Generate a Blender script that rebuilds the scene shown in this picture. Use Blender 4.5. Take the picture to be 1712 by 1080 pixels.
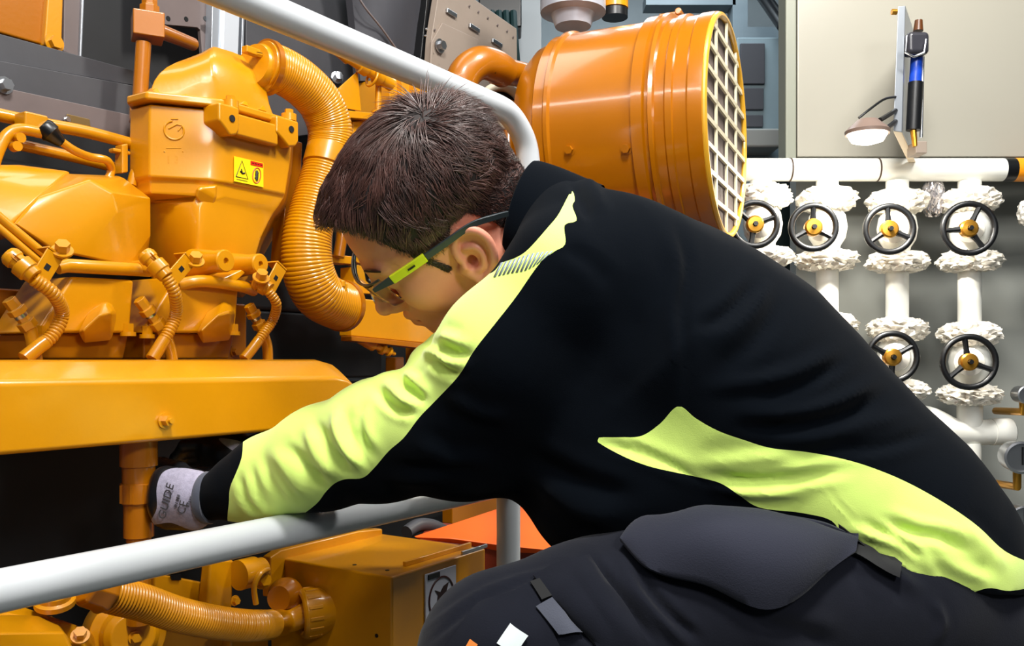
import bpy, math, random
import numpy as np
import openvdb as vdb
from mathutils import Vector, Matrix, Quaternion

for o in list(bpy.data.objects):
    bpy.data.objects.remove(o)
scene = bpy.context.scene
COL = scene.collection
random.seed(7)
RNG = np.random.default_rng(11)

# ------------------------------------------------------------------ camera
F = 1500.0            # focal length in pixels of the 1712 wide frame
EYE = 0.70            # eye height of the crouching photographer
HOR = 600.0           # pixel row of the horizon
cam_d = bpy.data.cameras.new('camera')
cam_d.sensor_width = 36.0
cam_d.lens = F / 1712 * 36.0
cam_d.shift_y = (HOR - 540) / 1712
cam_d.clip_start = 0.02
cam = bpy.data.objects.new('camera', cam_d)
COL.objects.link(cam)
cam.location = (0, 0, EYE)
cam.rotation_euler = (math.pi / 2, 0, 0)
scene.camera = cam

# ------------------------------------------------------------------ light
scene.view_settings.view_transform = 'Standard'
scene.view_settings.look = 'None'
scene.view_settings.gamma = 1
scene.view_settings.use_curve_mapping = False
scene.view_settings.exposure = 0.2
w = bpy.data.worlds.new('engine_room_air'); scene.world = w
w.use_nodes = True
w.node_tree.nodes['Background'].inputs[0].default_value = (0.62, 0.72, 0.85, 1)
w.node_tree.nodes['Background'].inputs[1].default_value = 0.06

def area(name, loc, target, size, power, color=(1, 1, 1), size_y=None, spread=None):
    l = bpy.data.lights.new(name, 'AREA')
    l.energy = power; l.color = color; l.size = size
    if size_y:
        l.shape = 'RECTANGLE'; l.size_y = size_y
    if spread: l.spread = spread
    o = bpy.data.objects.new(name, l); COL.objects.link(o)
    o.location = loc
    o.rotation_euler = (Vector(target) - Vector(loc)).to_track_quat('-Z', 'Y').to_euler()
    return o

area('ceiling_light_front', (0.12, 0.30, 2.40), (-0.1, 1.3, 0.5), 0.35, 42, (1, 0.98, 0.94))
area('flash_fill_behind_camera', (0.75, -0.45, 1.55), (0.0, 1.1, 0.75), 0.30, 13, (1, 0.98, 0.95))  # added frontal fill, taken as a flash, to brighten sleeve and ear
area('ceiling_light_left', (-1.55, -0.35, 2.66), (0.0, 1.6, 1.0), 1.7, 13, (1, 0.97, 0.93), 0.09)
area('ceiling_light_rear', (0.1, -0.6, 2.5), (0.2, 2, 0.9), 1.8, 7, (1, 0.98, 0.95), 0.08)
area('ceiling_light_middle', (0.75, 0.9, 2.5), (0.55, 1.3, 0.4), 0.9, 4, (0.93, 0.97, 1.0), 0.25)
area('ceiling_light_engine', (-0.6, 1.7, 2.5), (-0.5, 1.6, 0.6), 1.2, 5, (1, 0.97, 0.92), 0.3)
area('ceiling_light_valves', (0.9, 1.3, 2.45), (1.15, 2.5, 0.85), 0.7, 38, (1, 0.98, 0.93), 0.2)
area('ceiling_light_far', (0.6, 3.3, 2.6), (0.6, 3.6, 1.2), 0.8, 14, (0.8, 0.92, 1.0))
# ------------------------------------------------------------------ projection helpers (measured points)
def Q(px, py, d):
    return Vector(((px - 856) * d / F, d, EYE - (py - HOR) * d / F))

EN = Vector((-0.8380, 0.5456, 0))      # away from the walkway, into the engine
EE = Vector((0.5456, 0.8380, 0))       # along the engine, away from the camera
UP = Vector((0, 0, 1))
C0 = 0.8515                            # distance of the rail plane
def E(px, py, v):
    a = (px - 856) / F
    return Q(px, py, (C0 + v) / (0.5456 - 0.8380 * a))
def EF(p, du=0, dv=0, dw=0):
    return p + EE * du + EN * dv + UP * dw
def W(u, v, wz):                       # engine frame -> world
    return EN * (C0 + v) + EE * u + UP * wz
def Uof(px, v):
    return E(px, 600, v).dot(EE)

# ------------------------------------------------------------------ materials
def lin(c):
    return tuple(((x / 255) / 12.92 if x <= 10 else (((x / 255) + 0.055) / 1.055) ** 2.4) for x in c)
def mat(name, rgb, rough=0.4, metal=0.0, coat=0.0, bump=0.0, bscale=200, var=0.0, vscale=6, alpha=1.0,
        trans=0.0, emit=None, sheen=0.0, spec=0.5, aniso=None, dirt=None, crough=0.1, sss=0.0, bdist=0.001):
    m = bpy.data.materials.new(name); m.use_nodes = True
    nt = m.node_tree; b = nt.nodes['Principled BSDF']
    c = lin(rgb)
    b.inputs['Base Color'].default_value = (*c, 1)
    b.inputs['Roughness'].default_value = rough
    b.inputs['Metallic'].default_value = metal
    b.inputs['Coat Weight'].default_value = coat
    b.inputs['Coat Roughness'].default_value = crough
    b.inputs['Specular IOR Level'].default_value = spec
    b.inputs['Sheen Weight'].default_value = sheen
    b.inputs['Transmission Weight'].default_value = trans
    b.inputs['Alpha'].default_value = alpha
    if sss:
        b.inputs['Subsurface Weight'].default_value = sss
        b.inputs['Subsurface Radius'].default_value = (0.012, 0.004, 0.002)
        b.inputs['Subsurface Scale'].default_value = 1.0
    if emit:
        b.inputs['Emission Color'].default_value = (*lin(emit[0]), 1)
        b.inputs['Emission Strength'].default_value = emit[1]
    tc = nt.nodes.new('ShaderNodeTexCoord')
    src = None
    if var or dirt:
        n = nt.nodes.new('ShaderNodeTexNoise'); n.inputs['Scale'].default_value = vscale
        n.inputs['Detail'].default_value = 5; n.inputs['Roughness'].default_value = 0.6
        nt.links.new(tc.outputs['Object'], n.inputs['Vector'])
        r = nt.nodes.new('ShaderNodeMapRange')
        r.inputs['From Min'].default_value = 0.3; r.inputs['From Max'].default_value = 0.7
        r.inputs['To Min'].default_value = 1 - var; r.inputs['To Max'].default_value = 1 + var
        nt.links.new(n.outputs['Fac'], r.inputs['Value'])
        mx = nt.nodes.new('ShaderNodeVectorMath'); mx.operation = 'SCALE'
        mx.inputs[0].default_value = c
        nt.links.new(r.outputs['Result'], mx.inputs['Scale'])
        src = mx.outputs['Vector']
        if dirt:      # (rgb, threshold, scale): worn or stained patches with a shape of their own
            n2 = nt.nodes.new('ShaderNodeTexNoise'); n2.inputs['Scale'].default_value = dirt[2]
            n2.inputs['Detail'].default_value = 8; n2.inputs['Roughness'].default_value = 0.7
            nt.links.new(tc.outputs['Object'], n2.inputs['Vector'])
            r2 = nt.nodes.new('ShaderNodeMapRange'); r2.inputs['From Min'].default_value = dirt[1]
            r2.inputs['From Max'].default_value = dirt[1] + 0.03
            nt.links.new(n2.outputs['Fac'], r2.inputs['Value'])
            mm = nt.nodes.new('ShaderNodeMix'); mm.data_type = 'RGBA'
            nt.links.new(r2.outputs['Result'], mm.inputs[0]); nt.links.new(src, mm.inputs[6])
            mm.inputs[7].default_value = (*lin(dirt[0]), 1)
            src = mm.outputs[2]
        nt.links.new(src, b.inputs['Base Color'])
    if bump:
        n = nt.nodes.new('ShaderNodeTexNoise'); n.inputs['Scale'].default_value = bscale
        n.inputs['Detail'].default_value = 3
        nt.links.new(tc.outputs['Object'], n.inputs['Vector'])
        bp = nt.nodes.new('ShaderNodeBump'); bp.inputs['Strength'].default_value = bump
        bp.inputs['Distance'].default_value = bdist
        nt.links.new(n.outputs['Fac'], bp.inputs['Height'])
        nt.links.new(bp.outputs['Normal'], b.inputs['Normal'])
    return m

M = {}
M['paint'] = mat('orange_enamel', (208, 138, 1), 0.33, coat=0.5, bump=0.12, bscale=170, var=0.05, vscale=9)
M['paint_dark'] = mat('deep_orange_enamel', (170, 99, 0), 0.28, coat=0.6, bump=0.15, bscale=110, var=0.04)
M['paint_worn'] = mat('chipped_orange_enamel', (168, 98, 2), 0.35, coat=0.4, bump=0.15, bscale=110, var=0.06,
                      dirt=((12, 10, 10), 0.66, 14))
M['hose'] = mat('orange_painted_hose', (208, 136, 2), 0.3, coat=0.6, var=0.05, vscale=12, dirt=((60, 30, 8), 0.70, 16))
M['hose_grimy'] = mat('grimy_orange_hose', (206, 136, 18), 0.32, coat=0.4, var=0.1, vscale=15, dirt=((70, 42, 16), 0.6, 7))
M['rail'] = mat('white_enamel', (204, 208, 212), 0.35, coat=0.3, bump=0.08, bscale=90)
M['white'] = mat('white_pipe_paint', (236, 236, 228), 0.35, coat=0.3, var=0.02)
M['greyp'] = mat('dark_grey_painted_steel', (62, 62, 66), 0.5, bump=0.1, bscale=120, var=0.15, vscale=7)
M['greym'] = mat('brownish_grey_steel', (104, 92, 90), 0.45, bump=0.1, bscale=90, var=0.15, vscale=6)
M['beige'] = mat('taupe_painted_steel', (142, 128, 116), 0.5, bump=0.1, bscale=90, var=0.06)
M['black'] = mat('black_plastic', (14, 15, 17), 0.35)
M['blackm'] = mat('shade_black', (9, 10, 14), 0.6, var=0.3, vscale=12)  # near-black, mainly painted shade for recesses, gaps and holes
M['steel'] = mat('brushed_steel', (190, 192, 196), 0.3, metal=1.0)
M['zinc'] = mat('galvanised_sheet', (176, 182, 190), 0.38, metal=0.7, var=0.08)
M['brass'] = mat('brass', (222, 160, 60), 0.3, metal=0.9)
M['orange'] = mat('orange_tarpaulin', (240, 98, 10), 0.5, var=0.06, bump=0.1, bscale=40)
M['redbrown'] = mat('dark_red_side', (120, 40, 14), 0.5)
M['wall'] = mat('pale_grey_bulkhead', (152, 154, 148), 0.35, bump=0.1, bscale=60, var=0.04, vscale=3)
M['cream'] = mat('cream_glossy_casing', (158, 154, 142), 0.3, coat=0.3, bump=0.06, bscale=50)
M['blue_grey'] = mat('blue_grey_paint', (128, 142, 150), 0.45, var=0.08)
M['foil'] = mat('crumpled_clear_foil', (226, 214, 198), 0.18, metal=0.25, coat=0.5, var=0.3, vscale=60)
M['floor'] = mat('green_deck_paint', (66, 72, 70), 0.5, bump=0.2, bscale=60, var=0.1)

# ------------------------------------------------------------------ mesh builder
def ortho(d):
    d = Vector(d).normalized()
    a = Vector((0, 0, 1)) if abs(d.z) < 0.9 else Vector((1, 0, 0))
    x = a.cross(d).normalized(); y = d.cross(x).normalized()
    return x, y, d
def smooth_path(pts, n=8):
    pts = [Vector(p) for p in pts]
    out = []
    for i in range(len(pts) - 1):
        p0 = pts[max(i - 1, 0)]; p1 = pts[i]; p2 = pts[i + 1]; p3 = pts[min(i + 2, len(pts) - 1)]
        for k in range(n):
            t = k / n
            out.append(0.5 * ((2 * p1) + (p2 - p0) * t + (2 * p0 - 5 * p1 + 4 * p2 - p3) * t * t + (3 * p1 - p0 - 3 * p2 + p3) * t ** 3))
    out.append(pts[-1])
    return out

class MB:
    def __init__(s): s.v = []; s.f = []
    def add(s, vs, fs):
        b = len(s.v); s.v += [tuple(p) for p in vs]; s.f += [tuple(b + i for i in f) for f in fs]; return s
    def box(s, c, size, axes=None):
        ax = axes or (Vector((1, 0, 0)), Vector((0, 1, 0)), Vector((0, 0, 1)))
        c = Vector(c); vs = []
        for z in (-.5, .5):
            for (x, y) in ((-.5, -.5), (.5, -.5), (.5, .5), (-.5, .5)):
                vs.append(c + ax[0] * x * size[0] + ax[1] * y * size[1] + ax[2] * z * size[2])
        return s.add(vs, [(3, 2, 1, 0), (4, 5, 6, 7), (0, 1, 5, 4), (1, 2, 6, 5), (2, 3, 7, 6), (3, 0, 4, 7)])
    def ebox(s, px0, px1, py0, py1, v, t):
        "box whose front face is traced on the engine plane v, t deep"
        a = E(px0, py0, v); b = E(px1, py0, v); z1 = E(px0, py1, v).z
        L = (b - a).dot(EE)
        c = a + EE * (L / 2) + EN * (t / 2) + UP * ((z1 - a.z) / 2)
        return s.box(c, (abs(L), t, abs(z1 - a.z)), (EE, EN, UP))
    def prism(s, poly, vec):
        n = len(poly); poly = [Vector(p) for p in poly]; vec = Vector(vec)
        vs = poly + [p + vec for p in poly]
        fs = [tuple(range(n)), tuple(range(2 * n - 1, n - 1, -1))]
        fs += [(i, (i + 1) % n, n + (i + 1) % n, n + i) for i in range(n)]
        return s.add(vs, fs)
    def loft(s, rings, cap=True, closed=True):
        n = len(rings[0]); vs = [p for r in rings for p in r]; fs = []
        for j in range(len(rings) - 1):
            for i in range(n if closed else n - 1):
                k = (i + 1) % n
                fs.append((j * n + i, j * n + k, (j + 1) * n + k, (j + 1) * n + i))
        if cap:
            fs.append(tuple(range(n - 1, -1, -1))); fs.append(tuple(range((len(rings) - 1) * n, len(rings) * n)))
        return s.add(vs, fs)
    def tube(s, pts, r, seg=16, cap=True, scale=None):
        pts = [Vector(p) for p in pts]; m = len(pts)
        rr = r if isinstance(r, (list, tuple)) else [r] * m
        T = []
        for i in range(m):
            T.append((pts[min(i + 1, m - 1)] - pts[max(i - 1, 0)]).normalized())
        x, y, _ = ortho(T[0]); rings = []
        for i in range(m):
            if i:
                q = T[i - 1].rotation_difference(T[i]); x = q @ x
                x = (x - T[i] * x.dot(T[i])).normalized(); y = T[i].cross(x)
            rings.append([pts[i] + (x * math.cos(a) + y * math.sin(a)) * rr[i] for a in [2 * math.pi * k / seg for k in range(seg)]])
        return s.loft(rings, cap)
    def corr(s, pts, r, pitch, depth, seg=28):
        "corrugated hose along a dense path"
        pts = [Vector(p) for p in pts]; L = [0]
        for i in range(1, len(pts)): L.append(L[-1] + (pts[i] - pts[i - 1]).length)
        n = int(L[-1] / pitch) * 6; P = []; R = []
        j = 0
        rf = r if callable(r) else (lambda t: r)
        for i in range(n + 1):
            t = L[-1] * i / n
            while j < len(pts) - 2 and L[j + 1] < t: j += 1
            f = (t - L[j]) / max(L[j + 1] - L[j], 1e-9)
            P.append(pts[j].lerp(pts[j + 1], f))
            R.append(rf(i / n) + depth * (abs(math.sin(math.pi * i / 6)) ** 0.7 - 0.5))
        return s.tube(P, R, seg)
    def lathe(s, origin, axis, prof, seg=24):
        "prof: (distance along axis, radius)"
        x, y, d = ortho(axis); o = Vector(origin)
        rings = [[o + d * t + (x * math.cos(a) + y * math.sin(a)) * max(r, 1e-5) for a in [2 * math.pi * k / seg for k in range(seg)]] for t, r in prof]
        return s.loft(rings, True)
    def torus(s, c, axis, R, r, seg=36, ss=12):
        x, y, d = ortho(axis); c = Vector(c); rings = []
        for i in range(seg):
            a = 2 * math.pi * i / seg; u = x * math.cos(a) + y * math.sin(a)
            rings.append([c + u * (R + r * math.cos(b)) + d * r * math.sin(b) for b in [2 * math.pi * k / ss for k in range(ss)]])
        rings.append(rings[0])
        return s.loft(rings, False)
    def hexbolt(s, c, axis, r, h, washer=True):
        x, y, d = ortho(axis); c = Vector(c)
        if washer: s.lathe(c, d, [(0, r * 1.5), (h * .25, r * 1.5)], 16)
        s.prism([c + (x * math.cos(a) + y * math.sin(a)) * r + d * h * .2 for a in [math.pi / 3 * k for k in range(6)]], d * h)
        return s
    def build(s, name, m, parent=None, bevel=0.0, smooth=True, seg=2, angle=35, subd=0, disp=None):
        me = bpy.data.meshes.new(name); me.from_pydata(s.v, [], s.f); me.update()
        import bmesh
        bm = bmesh.new(); bm.from_mesh(me); bmesh.ops.recalc_face_normals(bm, faces=bm.faces); bm.to_mesh(me); bm.free()
        me.materials.append(m)
        o = bpy.data.objects.new(name, me); COL.objects.link(o)
        if smooth:
            me.polygons.foreach_set('use_smooth', [True] * len(me.polygons))
            me.set_sharp_from_angle(angle=math.radians(angle))
        if bevel:
            md = o.modifiers.new('bevel', 'BEVEL'); md.width = bevel; md.segments = seg; md.limit_method = 'ANGLE'
            md.angle_limit = math.radians(28); md.harden_normals = True
        if subd:
            md = o.modifiers.new('sub', 'SUBSURF'); md.levels = subd; md.render_levels = subd
        if parent is not None: adopt(o, parent)
        return o
def adopt(o, parent):
    "meshes are made in world coordinates; under an Empty undo its location, under a mesh part nothing"
    o.parent = parent
    o.matrix_parent_inverse = Matrix.Identity(4) if parent.data else Matrix.Translation(parent.location).inverted()
def thing(name, label, cat, loc, group=None):
    o = bpy.data.objects.new(name, None); COL.objects.link(o); o.location = loc; o.empty_display_size = .05
    o['label'] = label; o['category'] = cat
    if group: o['group'] = group
    return o
def tag(o, label, cat, group=None):
    o['label'] = label; o['category'] = cat
    if group: o['group'] = group
    return o
def struct(o):
    o['kind'] = 'structure'; return o
def EZ(px, v, z):
    p = E(px, 600, v); p.z = z; return p
def hull(name, pts, m, parent=None, bevel=0.004, seg=3):
    import bmesh
    bm = bmesh.new()
    for p in pts: bm.verts.new(p)
    r = bmesh.ops.convex_hull(bm, input=bm.verts)
    bmesh.ops.delete(bm, geom=list({g for g in r['geom_interior'] + r['geom_unused'] if isinstance(g, bmesh.types.BMVert)}), context='VERTS')
    bmesh.ops.dissolve_limit(bm, angle_limit=math.radians(4), verts=bm.verts, edges=bm.edges)
    mb = MB(); bm.verts.index_update()
    mb.add([v.co.copy() for v in bm.verts], [[v.index for v in f.verts] for f in bm.faces]); bm.free()
    return mb.build(name, m, parent, bevel=bevel, seg=seg)
def text_mesh(body, loc, xdir, ydir, size, m, name, parent, extrude=0.0006, bold=0.0):
    "flat raised lettering standing on a surface"
    cu = bpy.data.curves.new(name, 'FONT'); cu.body = body; cu.size = size; cu.extrude = extrude
    cu.align_x = 'CENTER'; cu.align_y = 'CENTER'; cu.offset = bold
    t = bpy.data.objects.new(name + '_c', cu); COL.objects.link(t)
    bpy.context.view_layer.update()
    me = bpy.data.meshes.new_from_object(t.evaluated_get(bpy.context.evaluated_depsgraph_get()))
    bpy.data.objects.remove(t)
    x = Vector(xdir).normalized(); z = x.cross(Vector(ydir)).normalized(); y = z.cross(x)
    me.transform(Matrix(((x.x, y.x, z.x, loc[0]), (x.y, y.y, z.y, loc[1]), (x.z, y.z, z.z, loc[2]), (0, 0, 0, 1))))
    me.materials.clear(); me.materials.append(m)
    o = bpy.data.objects.new(name, me); COL.objects.link(o)
    if parent is not None: adopt(o, parent)
    return o
def sub(o, parent):
    "make o a sub-part of a mesh part"
    o.parent = parent; o.matrix_parent_inverse = Matrix.Identity(4)
    return o
# ================================================================== the room
def slab(name, x0, x1, y0, y1, z0, z1, m):
    return struct(MB().box(((x0 + x1) / 2, (y0 + y1) / 2, (z0 + z1) / 2), (x1 - x0, y1 - y0, z1 - z0)).build(name, m))
slab('floor', -3.5, 4.0, -1.2, 5.0, -0.06, 0.0, M['floor'])
slab('wall_back', Q(1331, 0, 2.75).x, 4.0, 2.75, 2.81, 0, 2.2, M['wall'])
slab('wall_far', -3.5, 4.0, 4.6, 4.7, 0, 3.2, M['blue_grey'])
slab('ceiling', -3.5, 4.0, -1.2, 5.0, 3.1, 3.16, M['blue_grey'])
# casing above the valves (cream, glossy) with its left frame
zb = Q(0, 262, 2.45).z
cx0 = Q(1334, 0, 2.45).x
cas = thing('wall_casing', 'large glossy cream casing filling the upper right above the white header pipe', 'casing', (2.0, 2.5, zb))
MB().box(((cx0 + 3.2) / 2, 2.5, (zb + 2.4) / 2), (3.2 - cx0, .09, 2.4 - zb)).build('panel', M['cream'], cas, bevel=.004)
MB().box((cx0 - .017, 2.49, (zb - .02 + 2.4) / 2), (.03, .07, 2.4 - zb + .02)).build('edge_frame', mat('grey_green_frame', (132, 134, 120), .45), cas, bevel=.004)

# far machinery seen between the intake drum and the casing
far = thing('switch_cabinet', 'blue-grey steel cabinet far behind the round grille, with grey louvre panels', 'cabinet', Q(1275, 700, 3.6))
def fb(px0, px1, py0, py1, d, t, mb=None):
    a = Q(px0, py0, d); b = Q(px1, py1, d)
    return (mb or MB()).box(((a.x + b.x) / 2, d + t / 2, (a.z + b.z) / 2), (abs(b.x - a.x), t, abs(a.z - b.z)))
fb(1232, 1306, 62, 891, 3.6, .25).build('body', mat('pale_blue_cabinet', (140, 158, 166), .4, var=.04), far, bevel=.006)
gp = mat('slate_panel', (74, 74, 80), .5)
fb(1238, 1279, 72, 140, 3.585, .02).build('louvre', gp, far, bevel=.003)
fb(1240, 1277, 147, 183, 3.585, .02).build('louvre', gp, far, bevel=.003)
fb(1243, 1276, 192, 212, 3.585, .02).build('louvre', gp, far, bevel=.003)
fb(1238, 1306, 214, 246, 3.45, .15).build('tray', mat('pale_tray', (160, 160, 156), .4), far, bevel=.01)
lk = thing('dark_gap_box', 'dark green box added to fill the dark gap between the first two valve risers', 'locker', Q(1320, 0, 3.0) * 1)  # dark box added to fill a dark teal gap
lk.location.z = 0
fb(1286, 1336, 300, 950, 3.0, .2).build('body', mat('dark_gap_green', (14, 34, 34), .4), lk, bevel=.005)
beams = thing('ceiling_truss', 'pale blue steel uprights and cross beams high behind the drum', 'beam', Q(1200, 0, 4.0))
fb(1225, 1250, -60, 70, 4.0, .1).build('upright', M['blue_grey'], beams)
fb(1250, 1330, 45, 66, 4.0, .1).build('cross_beam', M['blue_grey'], beams)
fb(1080, 1230, -10, 8, 4.0, .1).build('cross_beam', M['blue_grey'], beams)
fb(862, 905, -150, 150, 3.2, .08).build('upright', mat('cool_grey_upright', (138, 146, 152), .45), beams)
g = MB()
g.tube([Q(1262, -20, 3.8), Q(1308, 45, 3.5)], .02); g.tube([Q(1275, -20, 3.8), Q(1316, 40, 3.5)], .012)
tag(g.build('cable_run', M['black'], None), 'black cables slanting down beside the cream casing', 'cable')
t = thing('junction_box', 'dark junction box with cables high between the taupe box and the drum', 'box', Q(850, 60, 3.0))
fb(800, 872, -30, 45, 3.0, .12).build('body', M['black'], t, bevel=.006)
g = MB()
for k in range(4):
    g.tube(smooth_path([Q(822 + k * 12, 20, 2.95), Q(828 + k * 11, 70, 2.93), Q(850 + k * 6, 150, 3.0)], 5), .012, 8)
g.build('cable', mat('dark_teal_cable', (18, 44, 46), .4), t)

# ------------------------------------------------------------------ valve manifold
D = 2.4
man = thing('header_pipe', 'long horizontal white header pipe under the cream casing, feeding the valve columns', 'pipe', Q(1480, 284, D))
MB().tube([Q(1215, 284, D), Q(1676, 284, D)], .0305, 28).build('pipe_run', M['white'], man)
MB().tube([Q(1676, 284, D), Q(1694, 284, D)], .0312, 28).build('black_band', M['black'], man)
MB().tube([Q(1694, 284, D), Q(1790, 284, D)], .0312, 28).build('orange_band', mat('orange_band_tape', (240, 150, 20), .4), man)
for px in (1320, 1466):
    MB().lathe(Q(px - 1, 284, D), (1, 0, 0), [(0, .0318), (.004, .0318)], 28).build('seam', mat('seam_brown', (70, 52, 40), .6), man)
def foil(c, rx, rz, seed):
    "crumpled protective wrap round a flange"
    r = random.Random(seed); vs = []; fs = []; nu, nv = 46, 16
    for j in range(nv + 1):
        b = math.pi * (j / nv - .5)
        for i in range(nu):
            a = 2 * math.pi * i / nu
            k = 1 + r.uniform(-.13, .13)
            cb = max(math.cos(b), .0) ** .45 * k
            vs.append(Vector(c) + Vector((rx * cb * math.cos(a), rx * cb * math.sin(a), rz * math.sin(b) * (1 + r.uniform(-.2, .2)))))
    for j in range(nv):
        for i in range(nu):
            k = (i + 1) % nu
            fs.append((j * nu + i, j * nu + k, (j + 1) * nu + k, (j + 1) * nu + i))
    return MB().add(vs, fs)
M['wrap'] = mat('cream_crumpled_wrap', (238, 232, 220), .22, metal=.15, coat=.6, var=.05)
M['wrap_dark'] = mat('silvery_crumpled_wrap', (190, 186, 188), .12, metal=.75, var=.35, vscale=50)
def valve(cpx, wpx, wpy, label, rim=41, rot=0, seed=1, hub='brass', group='hand wheel valves'):
    "gate valve on a vertical pipe: two wrapped flanges, body, bonnet, hand wheel"
    sc = D / F
    c = Q(cpx, wpy, D)
    t = thing('gate_valve', label, 'valve', c - UP * .1, group)
    MB().lathe(c - UP * .07, UP, [(0, .03), (.02, .034), (.04, .047), (.07, .052), (.1, .047), (.12, .034), (.14, .03)], 24).build('valve_body', M['white'], t)
    up = foil(Q(cpx, wpy - 46, D), .075, .03, seed).build('flange_wrap', M['wrap'], t, smooth=False)
    lo = foil(Q(cpx, wpy + 55, D), .078, .026, seed + 50).build('flange_wrap', M['wrap'], t, smooth=False)
    wc = Q(wpx, wpy, D - .17)
    ax = (wc - c).normalized()
    MB().lathe(c, ax, [(0, .04), (.05, .036), (.07, .03), (.075, .036), (.09, .036), (.1, .018), (.13, .014)], 20).build('bonnet', M['wrap'], t)
    R = rim * (D - .17) / F
    fa = Vector((ax.x * .25, -1, 0)).normalized()
    x, y, d = ortho(fa)
    hw = MB().torus(wc, fa, R - .007, .0078, 40, 12).build('hand_wheel', M['black'], t)
    sp = MB()
    for k in range(3):
        a = math.radians(rot + 120 * k)
        u = -x * math.cos(a) + y * math.sin(a)
        sp.tube([wc + u * .016 - fa * .004, wc + u * (R * .55) - fa * .002, wc + u * (R - .006)], [.009, .0065, .0075], 8)
    sub_ = sp.build('spokes', M['black'], hw)
    MB().lathe(wc - fa * .012, fa, [(0, .022), (.016, .022), (.02, .018), (.021, .007), (.017, .006)], 20).build('hub', M[hub], hw)
    MB().lathe(wc - fa * .004, fa, [(0, .006), (.022, .006)], 6).build('stem_nut', M['black'], hw)
    return t
cols = {'a': 1272, 'b': 1383, 'c': 1500, 'd': 1621}
for nm, (px, secs, lb) in {
    'a': (1272, [(303, 322), (432, 1037)], 'white riser pipe partly hidden behind the round grille'),
    'b': (1383, [(303, 328), (440, 540), (652, 1037)], 'white riser pipe nearest the edge of the cream casing, running down behind the man'),
    'c': (1500, [(303, 330), (443, 545), (662, 700)], 'white riser pipe left of the rightmost one, between two stacked hand wheels'),
    'd': (1621, [(303, 330), (443, 553)], 'rightmost white riser pipe, under the black and orange band')}.items():
    rt = thing('riser_pipe', lb, 'pipe', Q(px, secs[-1][1], D), 'white riser pipes')
    for y0, y1 in secs:
        MB().tube([Q(px, y0, D), Q(px, y1, D)], .0295, 24).build('pipe_section', M['white'], rt)
valve(1275, 1262, 375, 'gate valve with black hand wheel half hidden behind the round grille', 41, 40, 1)
valve(1383, 1360, 380, 'gate valve with black hand wheel just right of the grille, upper row', 41, 90, 2)
valve(1500, 1487, 383, 'gate valve with black hand wheel in the upper row, below the bright lamp', 43, 85, 3)
valve(1621, 1620, 382, 'gate valve with black hand wheel at the right end of the upper row', 46, 115, 4)
valve(1383, 1368, 590, 'gate valve on the second riser, hidden behind the back of the man except its wrap', 41, 90, 5)
valve(1500, 1492, 597, 'lower gate valve with black wheel and brass hub, touching the back of the man', 44, 30, 6)
valve(1621, 1620, 605, 'lower gate valve with black wheel at the far right, above the white tee pipe', 47, 80, 7)
# the fourth wheel and pipe pass just outside the right edge: only its wrap shows
w_ = foil(Q(1722, 355, D), .03, .03, 31).build('flange_wrap', M['wrap'], smooth=False); tag(w_, 'crumpled wrap at the right edge of the picture, level with the upper wheels', 'wrapping')
w_ = foil(Q(1560, 330, D + .02), .028, .045, 77).build('foil_bundle', M['wrap_dark'], smooth=False); tag(w_, 'small crumpled silver bundle hanging between the two rightmost upper wheels', 'wrapping')
tee = thing('tee_pipe', 'white tee pipe with a capped end below the rightmost lower wheel', 'pipe', Q(1625, 722, D))
MB().tube([Q(1621, 655, D), Q(1621, 716, D)], .032, 24).build('branch', M['white'], tee)
MB().tube(smooth_path([Q(1470, 690, D + .06), Q(1550, 700, D + .03), Q(1600, 722, D), Q(1660, 722, D)], 6), .034, 24).build('run', M['white'], tee)
MB().lathe(Q(1657, 722, D), (1, 0, 0), [(0, .036), (.05, .0365), (.054, .033), (.058, .02)], 28).build('end_cap', M['white'], tee)
MB().tube([Q(1620, 740, D), Q(1620, 1037, D)], .03, 20).build('lower_pipe', M['white'], tee)
def gauge(px, py, d, r, label):
    t = thing('pressure_gauge', label, 'gauge', Q(px, py, d), 'pressure gauges at the right edge')
    fa = Vector((-.15, -1, 0)).normalized(); c = Q(px, py, d)
    MB().lathe(c + Vector((0, .05, 0)), fa, [(0, r * .9), (.05, r), (.055, r), (.056, r * .86), (.05, r * .86)], 32).build('bezel', M['steel'], t)
    MB().lathe(c + Vector((0, .004, 0)), fa, [(0, r * .86), (.002, r * .86)], 32).build('dial', mat('gauge_dial', (206, 204, 210), .3), t)
    MB().box(c - fa * 0 + fa * .0 + Vector((-.004, -.002, .004)), (.004, .001, r * 1.1)).build('needle', M['black'], t)
    MB().tube([c + Vector((0, .03, -r * .8)), c + Vector((0, .03, -r * 1.9)), c + Vector((0.02, .2, -r * 2.2))], .01, 10).build('stem', M['brass'], t)
gauge(1712, 765, 2.2, .04, 'round pressure gauge with steel rim at the right edge beside the man’s back')
gauge(1716, 866, 2.2, .03, 'small lower gauge at the right edge beside the man’s lower back')
gauge(1722, 660, 2.3, .024, 'small gauge cut off by the right edge below the wheels')
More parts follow.
